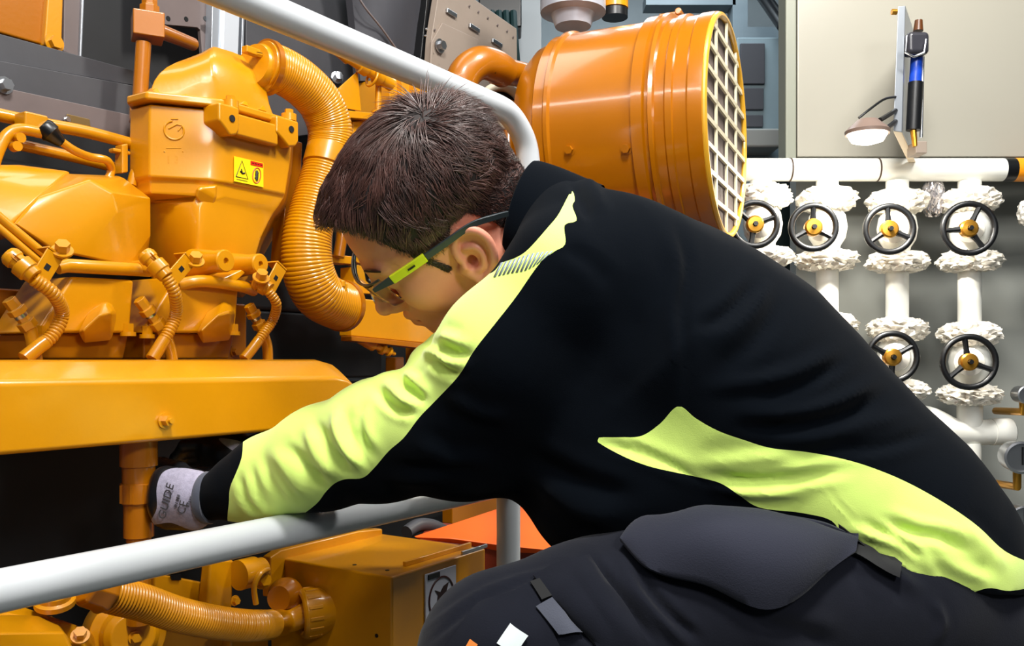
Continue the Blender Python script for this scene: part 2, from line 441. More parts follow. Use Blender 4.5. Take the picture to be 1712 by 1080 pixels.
# ------------------------------------------------------------------ lamp, bracket board and hanging torch
lb = thing('bracket_board', 'narrow silver board standing out from the cream casing', 'board', Q(1510, 262, 2.3))
def q(px, py, d): return Q(px, py, d)
b = MB(); b.prism([q(1501, 10, 2.2), q(1514, 9, 2.2), q(1508, 221, 2.2), q(1493, 219, 2.2)], (.125, .22, 0))
b.build('plate', M['zinc'], lb, bevel=.002)
b = MB(); b.prism([q(1493, 219, 2.2), q(1508, 221, 2.2), q(1525, 258, 2.28), q(1512, 258, 2.28)], (.055, .1, 0))
b.build('foot', mat('pale_foot', (222, 206, 182), .4), lb, bevel=.002)
MB().lathe(q(1499, 20, 2.19), (-1, 0, 0), [(0, .007), (.012, .007)], 12).build('screw', M['brass'], lb)
tl = thing('hand_torch', 'black torch with a blue band hanging on the right of the silver board', 'torch', q(1530, 200, 2.2))
MB().tube([q(1533, 95, 2.22), q(1530, 140, 2.22)], .0145, 16).build('blue_band', mat('blue_grip', (20, 70, 190), .35), tl)
MB().tube([q(1531, 138, 2.22), q(1527, 218, 2.22)], [.0175, .0175], 16).build('grip', M['black'], tl)
MB().tube([q(1543, 95, 2.24), q(1540, 230, 2.24)], .004, 8).build('side_rod', M['steel'], tl)
b = MB(); b.box(q(1531, 75, 2.2), (.054, .04, .056)); b.build('lamp_head', mat('dark_grey_shell', (50, 50, 56), .25), tl, bevel=.012, seg=4)
MB().tube([q(1516, 60, 2.17), q(1514, 88, 2.17), q(1528, 95, 2.17), q(1545, 88, 2.17), q(1548, 66, 2.17)], .003, 8).build('wire_guard', M['steel'], tl)
MB().tube([q(1536, 34, 2.2), q(1535, 52, 2.2)], [.009, .012], 12).build('hook_end', mat('amber_tip', (84, 46, 16), .3), tl)
MB().tube([q(1527, 218, 2.22), q(1530, 245, 2.22)], [.008, .006], 10).build('bottom_clip', M['brass'], tl)
MB().box(q(1533, 250, 2.24), (.028, .05, .03)).build('holder', M['beige'], tl, bevel=.002)
wl = thing('work_lamp', 'small lit work lamp on twin arms left of the silver board', 'lamp', q(1450, 230, 2.15))
c = q(1450, 222, 2.12)
MB().lathe(c - UP * .004, UP, [(0, .050), (.008, .051), (.016, .044), (.026, .032), (.034, .024), (.036, .01)], 28).build('lamp_shade', mat('brown_grey_shade', (120, 100, 90), .4), wl)
MB().lathe(c - UP * .018, UP, [(-.008, .016), (-.002, .036), (.018, .0475)], 28).build('lens', mat('lit_lens', (255, 246, 225), .3, emit=((255, 244, 222), 18)), wl)
MB().tube([c + Vector((.03, 0, .03)), q(1497, 185, 2.2)], .006, 8).build('arm', M['black'], wl)
MB().tube([c + Vector((.045, 0, .01)), q(1497, 203, 2.2)], .006, 8).build('arm', M['black'], wl)
MB().tube(smooth_path([c + Vector((-.02, 0, .035)), q(1455, 182, 2.13), q(1478, 166, 2.16), q(1497, 162, 2.2)], 6), .003, 8).build('lamp_cable', M['black'], wl)
lp = bpy.data.lights.new('work_lamp_light', 'AREA'); lp.shape = 'DISK'; lp.size = .07; lp.energy = 9; lp.color = (1, .95, .85)
lo_ = bpy.data.objects.new('work_lamp_light', lp); COL.objects.link(lo_); lo_.location = c - UP * .03; lo_.parent = wl
lo_.matrix_parent_inverse = Matrix.Translation(wl.location).inverted()
# ================================================================== guard rail
def rp(px, z): p = E(px, 600, 0); p.z = z; return p
ZT, ZM, RR = EYE + .428, EYE - .215, .0205
gr = thing('guard_rail', 'white tubular guard rail running from the camera side past the man to a far post', 'railing', rp(850, 0))
MB().tube([rp(-260, ZM), rp(0, ZM), rp(400, ZM), rp(700, ZM), rp(848, ZM)], RR, 28).build('middle_rail', M['rail'], gr)
ctr = rp(862, ZT); tp = [rp(60, ZT), rp(400, ZT), rp(700, ZT), rp(810, ZT)]
arc = smooth_path([rp(810, ZT), rp(845, ZT - .002), rp(866, ZT - .02), rp(880, ZT - .05), rp(886, ZT - .1)], 6)
MB().tube(tp + arc[1:], RR, 28).build('top_rail', M['rail'], gr)
MB().tube([rp(886, ZT - .1), rp(880, ZT - .3), rp(852, ZM + .06), rp(850, ZM), rp(850, 0.0)], RR, 28).build('post', M['rail'], gr)
MB().lathe(rp(850, 0), UP, [(0, .045), (.008, .045)], 24).build('base_plate', M['rail'], gr)

# ================================================================== engine: long cover, valve covers, housing
P = M['paint']
def T3(name, label, cat, p, group=None): return thing(name, label, cat, Vector(p), group)
# engine block behind everything (side wall of the engine, shade of its recesses painted black)
blk = T3('engine_block', 'orange engine block with recesses painted black as shade behind the covers, hoses and the long cover', 'engine', W(Uof(200, .5), .6, 0))
u0, u1 = Uof(-250, .5), Uof(760, .5)
def wbox(ua, ub, va, vb, za, zb, mb=None):
    return (mb or MB()).box(W((ua + ub) / 2, (va + vb) / 2, (za + zb) / 2), (ub - ua, vb - va, zb - za), (EE, EN, UP))
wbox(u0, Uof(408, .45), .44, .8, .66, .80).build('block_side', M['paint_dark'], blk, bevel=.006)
wbox(Uof(409, .45), Uof(640, .6), .60, .8, .656, .80).build('recess_shade', M['blackm'], blk, bevel=.006)  # black block paints the shade right of the base boxes
wbox(u0, Uof(640, .5), .52, .8, .35, .655).build('cavity_shade', M['blackm'], blk, bevel=.006)  # black block paints the shade of the cavity under the long cover
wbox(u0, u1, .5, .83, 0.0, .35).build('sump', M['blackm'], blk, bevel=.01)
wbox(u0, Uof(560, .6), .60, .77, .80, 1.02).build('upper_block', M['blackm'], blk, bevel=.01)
g = MB()
for k in range(7):
    g.hexbolt(E(-40 + k * 72, 588, .44), -EN, .007, .008)
g.build('block_bolt_row', M['paint_dark'], blk)['kind'] = 'stuff'

# --- long cover
lc = T3('long_cover', 'long smooth orange cover running across the left half, with one bolt in its face', 'cover', E(275, 775, .17))
front = [(-120, 640), (563, 631), (584, 636), (597, 650), (601, 668), (598, 704), (-120, 780)]
zs_top = [EYE, EYE, EYE - .008, EYE - .022, EYE - .035]
R0 = [E(x, y, .17) for x, y in front]
zt = sum(p.z for p in R0[:2]) / 2
R1 = [EF(p, 0.0 if i < 2 or i > 4 else .004, .045) for i, p in enumerate(R0)]
for i in range(5): R1[i].z = zs_top[i] if i > 1 else EYE - .001
R1[3].z = EYE - .018; R1[4].z = EYE - .04
zb0 = min(R0[5].z, R0[6].z)
for r in (R0, R1):
    r[5].z = r[6].z = (R0[5].z + R0[6].z) / 2
R2 = [EF(p, 0, .085) for p in R1]
MB().loft([R0, R1, R2]).build('cover_shell', P, lc, bevel=.006, seg=4)
g = MB(); g.hexbolt(E(275, 703, .17), -EN, .0072, .010); g.lathe(E(275, 703, .17), -EN, [(.01, .004), (.016, .0035)], 12)
g.build('cover_bolt', P, lc)

# --- engine column fitting under the cover
cf = T3('pipe_fitting', 'vertical orange compression fitting under the long cover, left of the grey glove', 'pipe', E(232, 905, .22))
cz = lambda py: E(232, py, .22)
MB().lathe(cz(905), UP, [(0, .016), (.006, .016), (.0065, .0195), (.05, .0195), (.0505, .021), (.052, .021), (.0525, .023), (.078, .023), (.0785, .021), (.1, .021), (.101, .024), (.15, .024), (.151, .02), (.165, .02)], 28).build('fitting_body', M['paint_dark'], cf)
g = MB()
for k in range(3): g.lathe(cz(905) + UP * (-.012 + k * .004), UP, [(0, .0155), (.002, .0155)], 20)
g.build('thread', M['paint_dark'], cf)
g = MB(); g.lathe(cz(905) - UP * .11, UP, [(0, .015), (.10, .015)], 20); g.build('riser', M['paint_dark'], cf)
g = MB()
for k in range(8):
    a = k * math.pi / 4; g.box(cz(905) + UP * .065 + Vector((math.cos(a), math.sin(a), 0)) * .0225, (.004, .004, .024))
g.build('grip_rib', M['paint_dark'], cf)

# --- base boxes below the valve covers
def base_box(label, dx, w0, apexx):
    t = T3('injector_cover', label, 'cover', E(dx + 70, 598, .33), 'base boxes with wedge noses')
    L = dx
    top = [(L + 60, 462), (L + 165, 468), (L + 158, 557), (L + 0, 557)]
    r0 = [E(x, y, .31) for x, y in top]; r1 = [EF(p, 0, .12) for p in r0]
    MB().loft([r0, r1]).build('upper_box', P, t, bevel=.005, seg=3)
    low = [(L + 4, 557), (L + 156, 557), (L + 147, 600), (L + 4, 600)]
    r0 = [E(x, y, .325) for x, y in low]; r1 = [EF(p, 0, .11) for p in r0]
    MB().loft([r0, r1]).build('plinth', M['paint_dark'], t, bevel=.003)
    ax = apexx
    tipL, tipR, ap, bt = (ax - 46, 556), (ax + 20, 524), (ax, 502), (ax - 20, 558)
    # wedge shaped nose
    hull('nose', [E(*tipL, .305), E(*tipR, .305), E(ax + 12, 508, .312), E(*ap, .312), E(ax - 28, 520, .312),
                  E(ax - 38, 553, .285), E(ax + 10, 522, .278), E(ax - 10, 527, .275), E(ax - 36, 575, .312), E(ax + 12, 570, .312)], P, t, .004)
    for bx, by in ((L + 10, 552), (L + 154, 548)):
        g = MB(); c = E(bx, by, .31); g.lathe(c - UP * .012, UP, [(0, .011), (.006, .011)], 16)
        g.prism([c + Vector((math.cos(a), math.sin(a), 0)) * .008 - UP * .006 for a in [math.pi / 3 * k for k in range(6)]], UP * .012)
        g.build('hold_down_bolt', P, t)
    return t
base_box('orange base box with wedge nose under the faceted cover at far left', 60, 0, 176)
base_box('orange base box with wedge nose under the tall housing, left of the big hose', 236, 0, 374)

# --- faceted valve cover at far left
vc = T3('valve_cover', 'faceted glossy orange valve cover at the far left edge', 'cover', E(130, 460, .34))
hull('cover_shell', [E(x, y, v) for x, y, v in [
    (112, 290, .385), (60, 330, .335), (22, 374, .325), (90, 420, .322), (140, 430, .312), (216, 446, .325), (236, 440, .36), (252, 392, .375), (252, 332, .385),
    (205, 296, .395), (150, 300, .322), (188, 322, .315), (196, 352, .312), (165, 392, .308), (120, 380, .31), (60, 350, .325),
    (100, 300, .43), (244, 332, .43), (244, 440, .43), (20, 400, .43), (200, 294, .43)]], P, vc, .007, 4)
hull('side_lobe', [E(x, y, v) for x, y, v in [
    (-70, 285, .40), (-70, 420, .34), (26, 374, .335), (76, 326, .352), (122, 286, .395), (30, 274, .41), (-70, 274, .42),
    (-70, 300, .36), (30, 300, .365), (-70, 430, .43), (100, 290, .43), (10, 400, .43)]], P, vc, .007, 4)
MB().tube([E(96, 448, .305), E(112, 444, .305), E(180, 448, .305), E(250, 452, .32)], [.0085, .0095, .0095, .0095], 16).build('clamp_bar', P, vc)
g = MB(); g.tube([E(-30, 338, .325), E(12, 374, .318), E(80, 430, .312)], .006, 12); g.tube([E(-30, 356, .325), E(12, 392, .318), E(70, 442, .312)], .005, 12)
g.build('edge_bead', P, vc)
g = MB(); g.box(E(234, 448, .33), (.03, .05, .02), (EE, EN, UP)); g.build('lug', P, vc, bevel=.006)

# --- tall housing with domed lid
th = T3('filter_housing', 'tall orange housing with a domed lid and a yellow warning sticker', 'housing', E(350, 478, .36))
def zpy(py, px=375, v=.32): return E(px, py, v).z
def ring(py, xl, xc, xr, dv=0.0, back=.52, dl=0.0):
    z = zpy(py)
    rx = lambda px, v: EZ(px, v + dv, z)
    a, b_, c_ = rx(xl, .385 + dl), rx(xc, .32), rx(xr, .32)
    m1 = a.lerp(b_, .82); m2 = b_.lerp(c_, .12)
    corner = ((m1 + m2) / 2).lerp(b_, .45)
    e1 = c_ + EN * .03
    return [a, m1, corner, m2, c_ - EE * .008, c_ + EN * .008, EZ(xr, back, z), EZ(xl - 8, back, z), a + EN * .05]
body = [ring(186, 250, 374, 494), ring(240, 249, 372, 491), ring(298, 249, 368, 483), ring(303, 249, 367, 482),
        ring(309, 251, 363, 480, .006), ring(328, 252, 360, 470, .008), ring(336, 254, 340, 464, .012, dl=.028), ring(350, 256, 332, 457, .014, dl=.03), ring(385, 262, 330, 442, .016, dl=.03), ring(430, 272, 328, 430, .02, dl=.03),
        ring(458, 284, 326, 420, .03, dl=.02), ring(478, 300, 326, 406, .04, dl=.01)]
MB().loft(body).build('housing_body', P, th, bevel=.0035, seg=3, angle=50)
lid = [ring(182, 244, 374, 500, -.008), ring(168, 244, 374, 498, -.008)]
MB().loft(lid).build('lid_flange', P, th, bevel=.004, seg=3)
def dring(py, xl, xc, xr, k, xr2=None):
    z = E(xc, py, .325 + .04 * k * k).z
    a, b_, c_ = EZ(xl, .385 + .035 * k, z), EZ(xc, .325 + .04 * k * k, z), EZ(xr, .33 + .04 * k, z)
    m1 = a.lerp(b_, .75); m2 = b_.lerp(c_, .12); corner = ((m1 + m2) / 2).lerp(b_, .5)
    return [a, a.lerp(m1, .5) - EN * .003, m1, corner, m2, m2.lerp(c_, .5) - EN * .003, c_, EZ(xr, .44, z), EZ(xl + 20, .47, z)]
dome = [dring(170, 250, 366, 464, 0), dring(158, 252, 364, 455, .04), dring(142, 257, 361, 450, .10), dring(125, 266, 358, 447, .2), dring(110, 278, 356, 444, .33),
        dring(97, 293, 354, 440, .5), dring(87, 309, 353, 434, .7), dring(80, 325, 353, 424, .95), dring(76, 340, 355, 408, 1.15)]
MB().loft(dome).build('lid_dome', P, th, bevel=.003, seg=3, angle=50)
for nm, (xa, xb, ya, yb) in {'a': (366, 401, 170, 222), 'b': (462, 500, 192, 240)}.items():
    g = MB(); c = E((xa + xb) / 2, (ya + yb) / 2 + 3, .297)
    z1, z0 = E(xa, ya, .30).z, E(xa, yb, .30).z
    p0, p1 = E(xa, 0, .30), E(xb, 0, .30); p0.z = p1.z = 0
    pts = []
    for (f, zz) in ((0, z1), (1, z1), (1, z0 + .014), (.86, z0 + .004), (.55, z0), (.3, z0 + .01), (0, z0 + .02)):
        q_ = p0.lerp(p1, f); q_.z = zz; pts.append(q_)
    g.prism(pts, EN * .04)
    o = g.build('lid_ear', P, th, bevel=.004, seg=3)
    g = MB(); g.lathe(E(xb - 13, yb - 24, .2995), -EN, [(0, .0055), (.0012, .0055)], 16); sub(g.build('ear_hole', M['blackm']), o)
    g = MB(); cc = E((xa + xb) / 2 + 2, ya - 1, .315); g.lathe(cc - UP * .012, UP, [(0, .013), (.012, .013)], 18)
    g.prism([cc + Vector((math.cos(a), math.sin(a), 0)) * .0075 for a in [math.pi / 3 * k for k in range(6)]], UP * .008)
    sub(g.build('ear_bolt', P), o)
# deep band between the ears
p0, p1 = E(396, 0, .303), E(466, 0, .303); zt_, zb_ = E(401, 190, .303).z, E(401, 227, .303).z
MB().prism([Vector((p0.x, p0.y, zt_)), Vector((p1.x, p1.y, zt_)), Vector((p1.x, p1.y, zb_)), Vector((p0.x, p0.y, zb_))], EN * .04).build('side_band', P, th, bevel=.004)
g = MB()
for x in (262, 315, 352, 410, 440):
    z = zpy(168) if x < 375 else zpy(166)
    v = .378 - (x - 250) / 125 * .055 if x < 375 else .318
    a = EZ(x - 7, v, z); b_ = EZ(x + 7, v, z); g.prism([a, b_, EZ(x + 1, v + .012, z + .014)], EN * .02)
g.build('lid_rib', P, th, bevel=.0015)
# cast mark and raised lettering (plain generic)
n1 = (E(300, 0, .34) - E(260, 0, .36)); a_, b_ = body[0][0], body[0][1]
fx = (b_ - a_); fx.z = 0; fx.normalize(); fn = Vector((fx.y, -fx.x, 0))
if fn.dot(Vector((0, -1, 0))) < 0: fn = -fn
def facet(px, py, off=.001):
    "point on the left facet of the housing"
    r = Vector(((px - 856) / F, 1, 0)); k = (a_ + fn * off).dot(fn) / r.dot(fn)
    p = r * k; p.z = EYE - (py - HOR) * p.y / F; return p
g = MB()
cc = facet(291, 218)
ringp = [cc + (fx * math.cos(a) + UP * math.sin(a)) * .0145 for a in [math.radians(100 + 300 * k / 24) for k in range(25)]]
g.tube(ringp, .0016, 8); g.tube([cc + fx * -.008 + UP * .002, cc + fx * .004 + UP * .010, cc + fx * .012 + UP * .008, cc + fx * .006 + UP * .0], .0014, 8)
for (x0_, x1_, y_) in ((278, 303, 248), (286, 298, 199)):
    g.tube([facet(x0_, y_), facet(x1_, y_)], .0011, 6)
for x0_ in (274, 305): g.tube([facet(x0_, 253), facet(x0_ + 2, 254)], .0016, 6)
g.build('cast_mark', P, th)
o = text_mesh('1 3', facet(289, 268, .0008), fx, UP, .016, P, 'cast_number', th, .0012, .0004)
# warning sticker
sy = mat('sticker_yellow', (250, 214, 20), .35); sr = mat('sticker_red', (206, 40, 20), .35)
sv = .3185
def sp(px, py, off=0.0): return E(px, py, sv - off)
st_n = -EN
sx0, sx1 = E(391, 0, sv), E(440, 0, sv); zt_ = E(391, 261, sv).z; zb_ = E(391, 303, sv).z
def sbox(f0, f1, g0, g1, off, t=.0006):
    ps = []
    for f, h in ((f0, g0), (f1, g0), (f1, g1), (f0, g1)):
        p = sx0.lerp(sx1, f); p.z = zt_ + (zb_ - zt_) * h; ps.append(p - EN * off)
    return ps
stk = MB().prism(sbox(0, 1, 0, 1, 0), -EN * .0006).build('warning_sticker', sy, th)
def so(mb, nm, m): sub(mb.build(nm, m, smooth=False), stk)
so(MB().prism(sbox(.55, .98, .03, .2, .0007), -EN * .0004), 'red_header', sr)
def spt(f, h, off=.0008):
    p = sx0.lerp(sx1, f); p.z = zt_ + (zb_ - zt_) * h; return p - EN * off
g = MB()
tri = [spt(.06, .8), spt(.46, .8), spt(.26, .12)]
g.tube(tri + [tri[0]], .0007, 6); g.tube([spt(.2, .55), spt(.28, .62), spt(.35, .58)], .0016, 6); g.tube([spt(.24, .45), spt(.27, .6)], .001, 6)
g.tube([spt(.08, .9), spt(.44, .9)], .0004, 6)
for k in range(16):
    a = 2 * math.pi * k / 16
c_ = spt(.76, .58); X_ = (sx1 - sx0).normalized()
g.tube([c_ - UP * .008, c_ + UP * .002, c_ + UP * .008], [.0025, .003, .0022], 8)
g.tube([c_ - X_ * .004 - UP * .004, c_ - X_ * .001, c_ + X_ * .004 + UP * .004], .001, 6)
for k in range(4): g.tube([spt(.6 + k * .095, .11, .0012), spt(.66 + k * .095, .11, .0012)], .0006, 5)
so(g, 'pictogram', M['black'])
g = MB(); cir = [c_ + (X_ * math.cos(a) * .009 + UP * math.sin(a) * .0125) for a in [2 * math.pi * k / 24 for k in range(25)]]
g.tube(cir, .0009, 6); so(g, 'prohibition_ring', sr)
# bosses
for (x, y, x2, y2) in ((352, 432, 378, 436), (412, 438, 436, 441)):
    g = MB(); c1 = E(x2, y2, .272); d_ = -EN
    r = .0175 if x < 400 else .0165
    g.lathe(c1 - d_ * .075, d_, [(0, r * 1.35), (.02, r * 1.2), (.05, r), (.073, r), (.075, r * .9), (.0752, r * .28), (.068, r * .25)], 28)
    g.build('boss', P, th)
# rim flange and lip at the foot of the housing
g = MB(); g.tube(smooth_path([E(300, 476, .315), E(340, 470, .298), E(400, 478, .298), E(424, 486, .31)], 5), .0095, 14); g.build('foot_rim', P, th)
MB().prism([E(370, 466, .29), E(404, 450, .29), E(412, 456, .29), E(392, 474, .29)], EN * .05).build('foot_lip', P, th, bevel=.003)
# step beneath (tapered bump on the right facet)
hull('taper_rib', [E(330, 312, .33), E(363, 309, .325), E(362, 330, .326), E(352, 366, .345), E(326, 330, .338), E(330, 312, .4), E(364, 309, .4), E(352, 366, .4)], P, th, .005)
MB().lathe(E(420, 106, .352), (EE * .95 + EN * .1 - UP * .1), [(.004, .036), (.012, .040), (.02, .039), (.024, .043), (.03, .043), (.034, .038), (.05, .038)], 32).build('outlet_collar', P, th)

# --- big hose
bh = T3('breather_hose', 'thick ribbed orange hose curving from the domed housing down to the lower duct', 'hose', E(515, 545, .34))
hp = smooth_path([E(440, 108, .345), E(470, 118, .342), E(505, 140, .338), E(535, 172, .335), E(551, 212, .334), E(551, 250, .334), E(538, 300, .334), E(524, 350, .334),
                  E(513, 400, .334), E(515, 450, .334), E(532, 490, .336), E(560, 508, .345), E(580, 512, .352)], 10)
MB().corr(hp[:52], lambda t: .040 + .001 * t, .0052, .0010, 36).build('upper_hose', M['hose'], bh)
MB().corr(hp[54:118], lambda t: .038 + .008 * min(1, t * 1.6), .0056, .0014, 36).build('lower_hose', M['hose'], bh)
MB().lathe(hp[50], (hp[57] - hp[50]).normalized(), [(0, .0405), (.001, .0415), (.036, .0415), (.037, .0405)], 36).build('sleeve', M['hose'], bh)
def band(c, ax, r, wdt, nm='hose_clamp', par=None, m=None):
    g = MB(); ax = Vector(ax).normalized()
    g.lathe(Vector(c) - ax * wdt / 2, ax, [(0, r), (0, r + .002), (wdt, r + .002), (wdt, r)], 36)
    x, y, _ = ortho(ax); s = Vector((.6, -.7, .4)); s = (s - ax * s.dot(ax)).normalized()
    return g.build(nm, m or M['paint_dark'], par)
band(hp[3], hp[5] - hp[2], .0425, .01, par=bh)
band(hp[-6], hp[-3] - hp[-8], .0475, .012, par=bh)
g = MB(); g.box(E(572, 488, .305), (.012, .018, .03), (EE, EN, UP)); g.lathe(E(572, 480, .30), UP, [(0, .007), (.012, .007)], 6); g.build('clamp_screw', P, bh, bevel=.002)
g = MB(); g.box(E(420, 86, .34), (.03, .014, .012), (EE, EN, UP)); g.tube([E(412, 86, .34), E(438, 92, .335)], .005, 8); g.build('clamp_screw', P, bh, bevel=.002)

# --- wiring conduits with brackets and connectors
def harness(label, br, conn, hose, bolt, group='wiring conduits', r=.0085):
    t = T3('wiring_conduit', label, 'conduit', E(*hose[-1], .27), group)
    # bracket with a square hole
    (x0, y0), (x1, y1), w_ = br
    a = E(x0, y0, .262); b_ = E(x1, y1, .262); d = (b_ - a).normalized(); nrm = -EN; s = d.cross(nrm).normalized()
    ln = (b_ - a).length
    o = MB().box((a + b_) / 2, (ln, .024, .003), (d, s, nrm)).build('bracket', P, t, bevel=.001)
    g = MB().box((a + b_) / 2 + nrm * .0017, (.008, .007, .0006), (d, s, nrm)); sub(g.build('square_hole', M['blackm']), o)
    MB().box(b_ + EN * .012 + d * .002, (.003, .024, .028), (d, s, nrm)).build('bracket_tab', P, t, bevel=.001)
    g = MB(); g.hexbolt(E(*bolt, .262), Vector((.35, -.6, .7)), .009, .012); g.build('bracket_bolt', P, t)
    # connector body: stepped plug
    (cx, cy), (cx2, cy2) = conn
    a = E(cx, cy, .285); b_ = E(cx2, cy2, .262); d = (b_ - a).normalized(); L = (b_ - a).length
    g = MB(); g.lathe(a, d, [(0, .010), (L * .12, .013), (L * .3, .013), (L * .32, .011), (L * .45, .011), (L * .47, .0145), (L * .8, .0145), (L * .82, .012), (L * 1.02, .011)], 16)
    x, y, _ = ortho(d); g.box(a + d * L * .6, (L * .3, .032, .012), (d, s, nrm)); g.box(a + d * L * .25, (L * .2, .012, .03), (d, s, nrm))
    cn = g.build('connector', P, t, bevel=.0015)
    g = MB()
    for f, k in ((.5, 1), (.66, 1), (.58, -1)): g.box(a + d * L * f + s * .009 * k + nrm * .0065, (.005, .004, .002), (d, s, nrm))
    sub(g.build('latch_slot', M['blackm']), cn)
    pts = smooth_path([E(x, y, .262 + (.02 if i > 1 else 0)) for i, (x, y) in enumerate(hose)], 10)
    n = int(len(pts) * .72)
    MB().corr(pts[:n], r, .0048, .0016, 16).build('ribbed_sleeve', M['hose'], t)
    MB().tube(pts[n - 1:], [r * 1.12] * (len(pts) - n + 1), 14).build('tape_wrap', M['hose'], t)
    return t
harness('ribbed orange conduit with bracket looping down in front of the far left base box', ((64, 470), (92, 424), 24), ((12, 424), (58, 462)), [(56, 466), (90, 492), (104, 524), (88, 560), (62, 582), (40, 600)], (104, 421))
harness('ribbed orange conduit with bracket between the two base boxes', ((288, 466), (316, 434), 24), ((240, 422), (278, 462)), [(277, 462), (292, 490), (294, 525), (282, 555), (268, 578), (254, 600)], (326, 438))
harness('ribbed orange conduit with bracket nearest the big hose', ((450, 484), (470, 446), 22), ((426, 470), (452, 484)), [(448, 486), (462, 508), (456, 535), (440, 558), (424, 580), (408, 600)], (436, 466), r=.0075)
def fuel_pipe(label, pts, v=.30):
    t = T3('fuel_line', label, 'pipe', E(*pts[-1], v), 'fuel lines behind the conduits')
    p = [E(x, y, v) for x, y in pts]; d = (p[1] - p[0]).normalized(); L = (p[1] - p[0]).length
    MB().lathe(p[0], d, [(0, .009), (L * .3, .009), (L * .31, .012), (L * .5, .012), (L * .51, .008), (L * .75, .008), (L * .76, .012), (L, .012)], 6).build('union_nut', P, t, bevel=.001)
    MB().tube(smooth_path(p[1:], 6), .0085, 14).build('line', M['hose'], t)
    MB().lathe(p[0].lerp(p[1], .35), d, [(0, .0085), (.012, .0085)], 16).build('sleeve', M['steel'], t)
fuel_pipe('fuel line with shiny union behind the far left conduit', [(14, 500), (50, 548), (56, 575), (60, 602)])
fuel_pipe('fuel line with shiny union behind the middle conduit', [(232, 500), (268, 548), (282, 575), (288, 602)])
fuel_pipe('fuel line with shiny union behind the conduit nearest the big hose', [(416, 510), (436, 548), (446, 575), (448, 602)])

# --- pipes at upper left
def pipe(name, label, pts, v, r, m=P, cat='pipe', sm=8, seg=16):
    p = [E(x[0], x[1], x[2] if len(x) > 2 else v) for x in pts]
    return tag(MB().tube(smooth_path(p, sm), r, seg).build(name, m), label, cat)
pipe('pipe', 'upper straight orange pipe along the dark tray at left', [(-60, 180), (60, 205), (150, 222), (246, 248)], .44, .0095)
pipe('pipe', 'lower straight orange pipe just under the upper one at left', [(-60, 222), (60, 248), (130, 264), (200, 282)], .46, .0085)
pipe('bent_pipe', 'bent orange pipe rising at the left edge beside the black plug', [(-14, 285), (-2, 250), (12, 226), (34, 216), (70, 222)], .41, .0082)
pipe('bent_pipe', 'short bent orange pipe just left of the tall housing', [(220, 310), (226, 288), (240, 268), (262, 262)], .43, .0078)
mf = T3('pipe_coupling', 'orange coupling block on the upper pipe left of the black plug', 'coupling', E(50, 225, .4))
g = MB(); g.box(E(52, 207, .42), (.034, .03, .026), (EE, EN, UP)); g.build('block', P, mf, bevel=.003)
g = MB(); g.lathe(E(34, 203, .44), EE, [(0, .0125), (.008, .0125)], 16); g.lathe(E(66, 210, .44), EE, [(0, .0125), (.01, .0125)], 16); g.build('collar', P, mf)
g = MB()
for x, y in ((28, 232), (22, 246)): g.lathe(E(x, y, .41), -EN, [(0, .007), (.012, .007)], 12)
g.build('port', P, mf)
pl = T3('plug', 'black plug with an orange cable on the upper pipe at left', 'plug', E(88, 222, .40))
a, b_ = E(70, 210, .41), E(104, 240, .40); d = (b_ - a).normalized(); L = (b_ - a).length
MB().lathe(a, d, [(0, .012), (.004, .0145), (L * .45, .0145), (L * .5, .0125), (L * .9, .008), (L, .006)], 14).build('plug_body', M['black'], pl)
MB().tube(smooth_path([E(104, 238, .40), E(125, 252, .40), E(150, 262, .41), E(178, 268, .41), E(186, 284, .42), E(180, 300, .42)], 8), .0062, 12).build('cable', M['hose'], pl)
cl = T3('pipe_clamp', 'small orange clamp where two pipes meet left of the tall housing', 'clamp', E(203, 275, .42))
g = MB(); g.box(E(203, 266, .43), (.012, .02, .045), (EE * .9 + UP * .3, EN, UP)); g.box(E(200, 254, .43), (.03, .014, .006), (EE, EN, UP)); g.build('strap', P, cl, bevel=.002)
g = MB(); g.lathe(E(234, 246, .43), EE, [(0, .015), (.012, .015), (.013, .011), (.02, .011)], 18); g.build('end_nut', P, cl)

# --- vertical pipe with block
vp = T3('vertical_pipe', 'vertical orange pipe with a cube-shaped fitting left of the domed housing', 'pipe', E(232, 205, .5))
MB().tube([E(240, 72, .5), E(233, 182, .5)], .0125, 24).build('pipe_run', M['paint_dark'], vp)
ca = Vector((.45, -.89, 0)); cb = Vector((.89, .45, 0))
MB().box(E(247, 46, .5), (.05, .05, .042), (cb, ca, UP)).build('cube_fitting', M['paint_dark'], vp, bevel=.002)
MB().lathe(E(250, 25, .5), UP, [(0, .017), (.014, .017), (.016, .0135), (.06, .0135)], 8).build('top_nut', M['paint_dark'], vp, bevel=.001)
MB().box(E(232, 191, .5), (.03, .03, .026), (cb, ca, UP)).build('foot_block', M['paint_dark'], vp, bevel=.002)
MB().tube([E(262, 50, .5), E(322, 74, .56)], [.013, .012], 20).build('side_branch', M['paint_dark'], vp)

